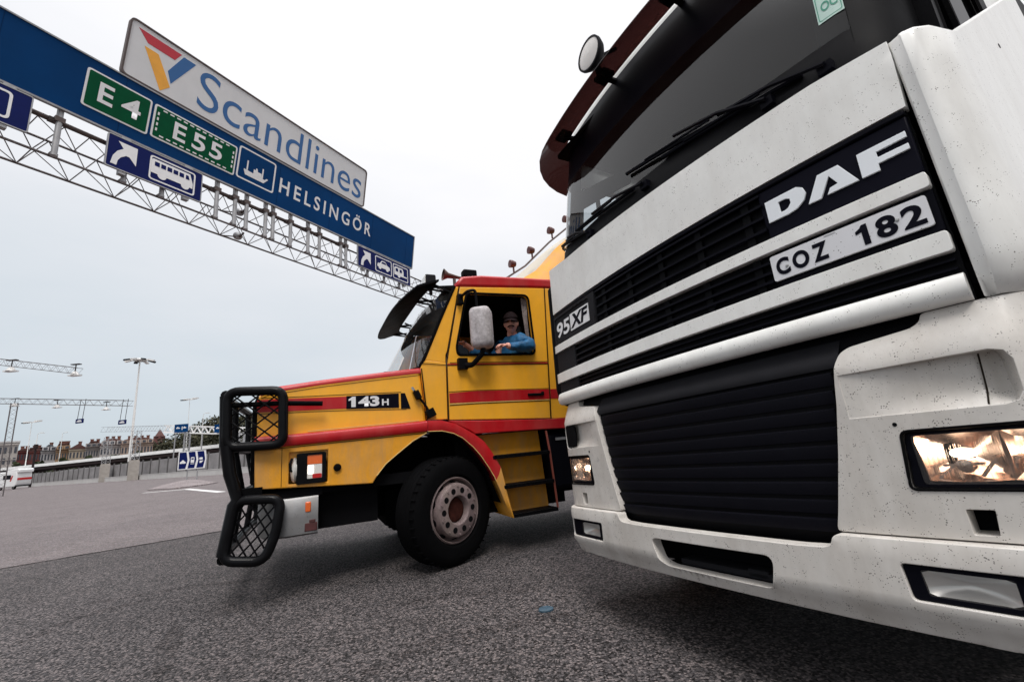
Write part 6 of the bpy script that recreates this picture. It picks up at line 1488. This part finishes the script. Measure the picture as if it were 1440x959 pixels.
loft(b_, [[SR((a, .35, 4.08)) for a in np.linspace(-1.42, 1.42, 40)], [Vector((max(-1.2, min(1.2, SR((a, .35, 4.08)).x)), 2.57, 4.05)) for a in np.linspace(-1.42, 1.42, 40)]])
obj('roof', b_, M_white, wt, smooth=50)
b_ = NB()
for s in (1, -1): loft(b_, [[(s * 1.235, .7, 3.70), (s * 1.235, 2.57, 3.70)], [(s * 1.225, .8, 4.0), (s * 1.20, 2.57, 4.05)]])
obj('roof_side', b_, M_white, wt)
# tinted sun visor
def vpt(a, k):           # k 0 rear edge .. 1 front lower edge
    tz = 3.74 - .06 * k - .08 * k * k; drop = -.03 * max(0, (abs(a) - .80) / .5) ** 2 * k
    p = SR((a, -.05 - .27 * k, 3.7)); return Vector((p.x, p.y, tz + drop))
b_ = NB(); aa = np.linspace(-1.36, 1.36, 44); ks = (0, .25, .5, .75, 1.0)
rows_t = [[vpt(a, k) for a in aa] for k in ks]; rows_b = [[vpt(a, k) - Vector((0, 0, .008)) for a in aa] for k in ks]
loft(b_, rows_t); loft(b_, rows_b); loft(b_, [rows_t[-1], rows_b[-1]]); loft(b_, [rows_t[0], rows_b[0]]); loft(b_, [[r[0] for r in rows_t], [r[0] for r in rows_b]]); loft(b_, [[r[-1] for r in rows_t], [r[-1] for r in rows_b]])
vs2 = obj('sun_visor', b_, G_visor, wt, smooth=50)
for x in (-.95, -.32, .32, .95):
    b_ = NB(); p = vpt(x, .25); q = SR((x, .01, 3.72)); bar(b_, p, q, .04, .02); box(b_, p + Vector((0, 0, .01)), (.12, .10, .03)); obj('visor_bracket', b_, M_black, vs2)
for x in (-.33, .95):
    p = Vector((x, .13, 3.90)); M = Matrix.Translation(p) @ Matrix.Rotation(R(90), 4, 'X')
    b_ = NB(); lathe(b_, [(.0, -.11), (.05, -.10), (.105, -.05), (.125, -.01), (.125, .012), (.112, .014)], M, 28); rl = obj('roof_spotlight', b_, M_greyplastic, wt, smooth=40)
    b_ = NB(); lathe(b_, [(.113, .008), (.08, .016), (0, .02)], M, 28); obj('lens', b_, M_clearlens, rl, smooth=50)
    b_ = NB(); bar(b_, p + Vector((0, .05, -.06)), p + Vector((0, .08, -.22)), .035); bar(b_, p + Vector((0, .08, .0)), p + Vector((.12, .16, .0)), .02); obj('lamp_bracket', b_, M_black, rl)
b_ = NB(); loft(b_, [[SG((a, .03, z)) for a in np.linspace(.93, 1.30, 10)] for z in (2.46, 2.9, 3.35)]); obj('pillar_trim', b_, M_dark, wt)
b_ = NB(); loft(b_, [[SG((a, .03, z)) for a in np.linspace(-1.30, -1.08, 8)] for z in (2.46, 2.9, 3.35)]); obj('pillar_trim', b_, M_dark, wt)
# wipers
def wiper(x0, z0, ex, ez, nm='wiper'):
    b_ = NB(); P = lambda a, z, d=-.035: SG((a, d, z))
    tube(b_, [P(x0, z0, -.01), P(x0, z0 + .01, -.05), P(x0 + (ex - x0) * .25, z0 + (ez - z0) * .5, -.055), P(x0 + (ex - x0) * .55, z0 + (ez - z0) * .85, -.04)], .010, 6)
    n_ = 8; pts = [P(x0 + (ex - x0) * (.10 + .9 * i / n_), z0 + (ez - z0) * (.3 + .7 * i / n_) + .0, -.02) for i in range(n_ + 1)]
    tube(b_, pts, .012, 6); tube(b_, [P(x0 + (ex - x0) * .3, z0 + (ez - z0) * .5, -.05), P(x0 + (ex - x0) * .8, z0 + (ez - z0) * .87, -.035)], .007, 5)
    box(b_, P(x0, z0, -.015), (.055, .045, .045)); return obj(nm, b_, M_blackshiny, wt, smooth=50)
wiper(-.02, 2.56, -.98, 2.70); wiper(-.60, 2.55, -1.18, 2.72); wiper(.72, 2.52, -.18, 2.76)
wiper(.95, 2.50, .12, 2.66)
# permit sticker in the corner of the windscreen
st = [(.955, 2.76), (1.05, 2.76), (1.05, 2.93), (.955, 2.93)]
b_ = NB(); sheet(b_, st, step=.04, front=-.003); sk_ = obj('permit_sticker', b_, mat('sticker_pale', (.42, .58, .52), .5), wt, warp=SG)
b_ = NB(); text_bm(b_, 'OC', 0.975, 2.815, 1.035, 2.87, -.0045, bold=.02); sheet(b_, rrect(.960, 2.77, 1.045, 2.92, .01), [rrect(.963, 2.773, 1.042, 2.917, .01)], front=-.0045); obj('sticker_lettering', b_, mat('sticker_green', (.02, .25, .16), .5), sk_, warp=SG, recalc=False)
b_ = NB(); sheet(b_, [(-1.20, 2.66), (-1.06, 2.66), (-1.06, 2.95), (-1.20, 2.95)], step=.05, front=.012); obj('window_card', b_, M_dark, wt, warp=SG)
b_ = NB(); tube(b_, [SG((-1.0, .03, 2.62)), SG((-.97, .05, 2.95)), SG((-.93, .05, 2.95)), SG((-.96, .03, 2.62))], .004, 5); obj('aerial_wire', b_, M_black, wt)
for s in (1, -1):
    b_ = NB(); box(b_, (s * 1.235, 2.85, 2.7), (.05, .85, 2.7)); obj('side_extender', b_, M_black, wt, bevel=.02)
b_ = NB(); sheet(b_, [(-1.02, 3.16), (-.20, 2.86), (-.24, 2.74), (-.98, 2.96)], step=.08, front=.05, depth=.01); obj('inner_dark_plate', b_, M_dark, wt, warp=SG)  # tilted dark plate close behind the windscreen
# chassis and wheels; low undertray slab added to darken the ground below
b_ = NB(); box(b_, (0, .9, .95), (1.9, 1.6, .6)); box(b_, (-.42, 3.0, .85), (.09, 5.5, .3)); box(b_, (.42, 3.0, .85), (.09, 5.5, .3)); box(b_, (0, 1.35, .5), (1.9, .16, .16)); box(b_, (0, .45, .55), (1.7, .5, .2)); box(b_, (0, 1.0, .47), (2.05, 1.7, .10)); box(b_, (0, 2.6, .5), (1.7, 1.4, .3)); obj('chassis', b_, M_dark, wt)
def dwheel(x, y, out):
    M = Matrix.Rotation(R(90) * out, 4, 'Y'); b_ = NB(); lathe(b_, [(.30, .0), (.42, .03), (.48, .01), (.51, -.03), (.51, -.26), (.48, -.30), (.30, -.28)], Matrix.Translation((x, y, .51)) @ M, 40); t_ = obj('tyre', b_, M_rubber, wt, smooth=35)
    b_ = NB(); lathe(b_, [(.31, .01), (.28, -.02), (.25, -.1), (.12, -.1), (.1, -.03), (0, -.03)], Matrix.Translation((x, y, .51)) @ M, 32); obj('rim', b_, M_wheel, t_, smooth=35)
dwheel(1.2, 1.35, 1); dwheel(-1.2, 1.35, -1); dwheel(1.2, 5.0, 1); dwheel(-1.2, 5.0, -1)
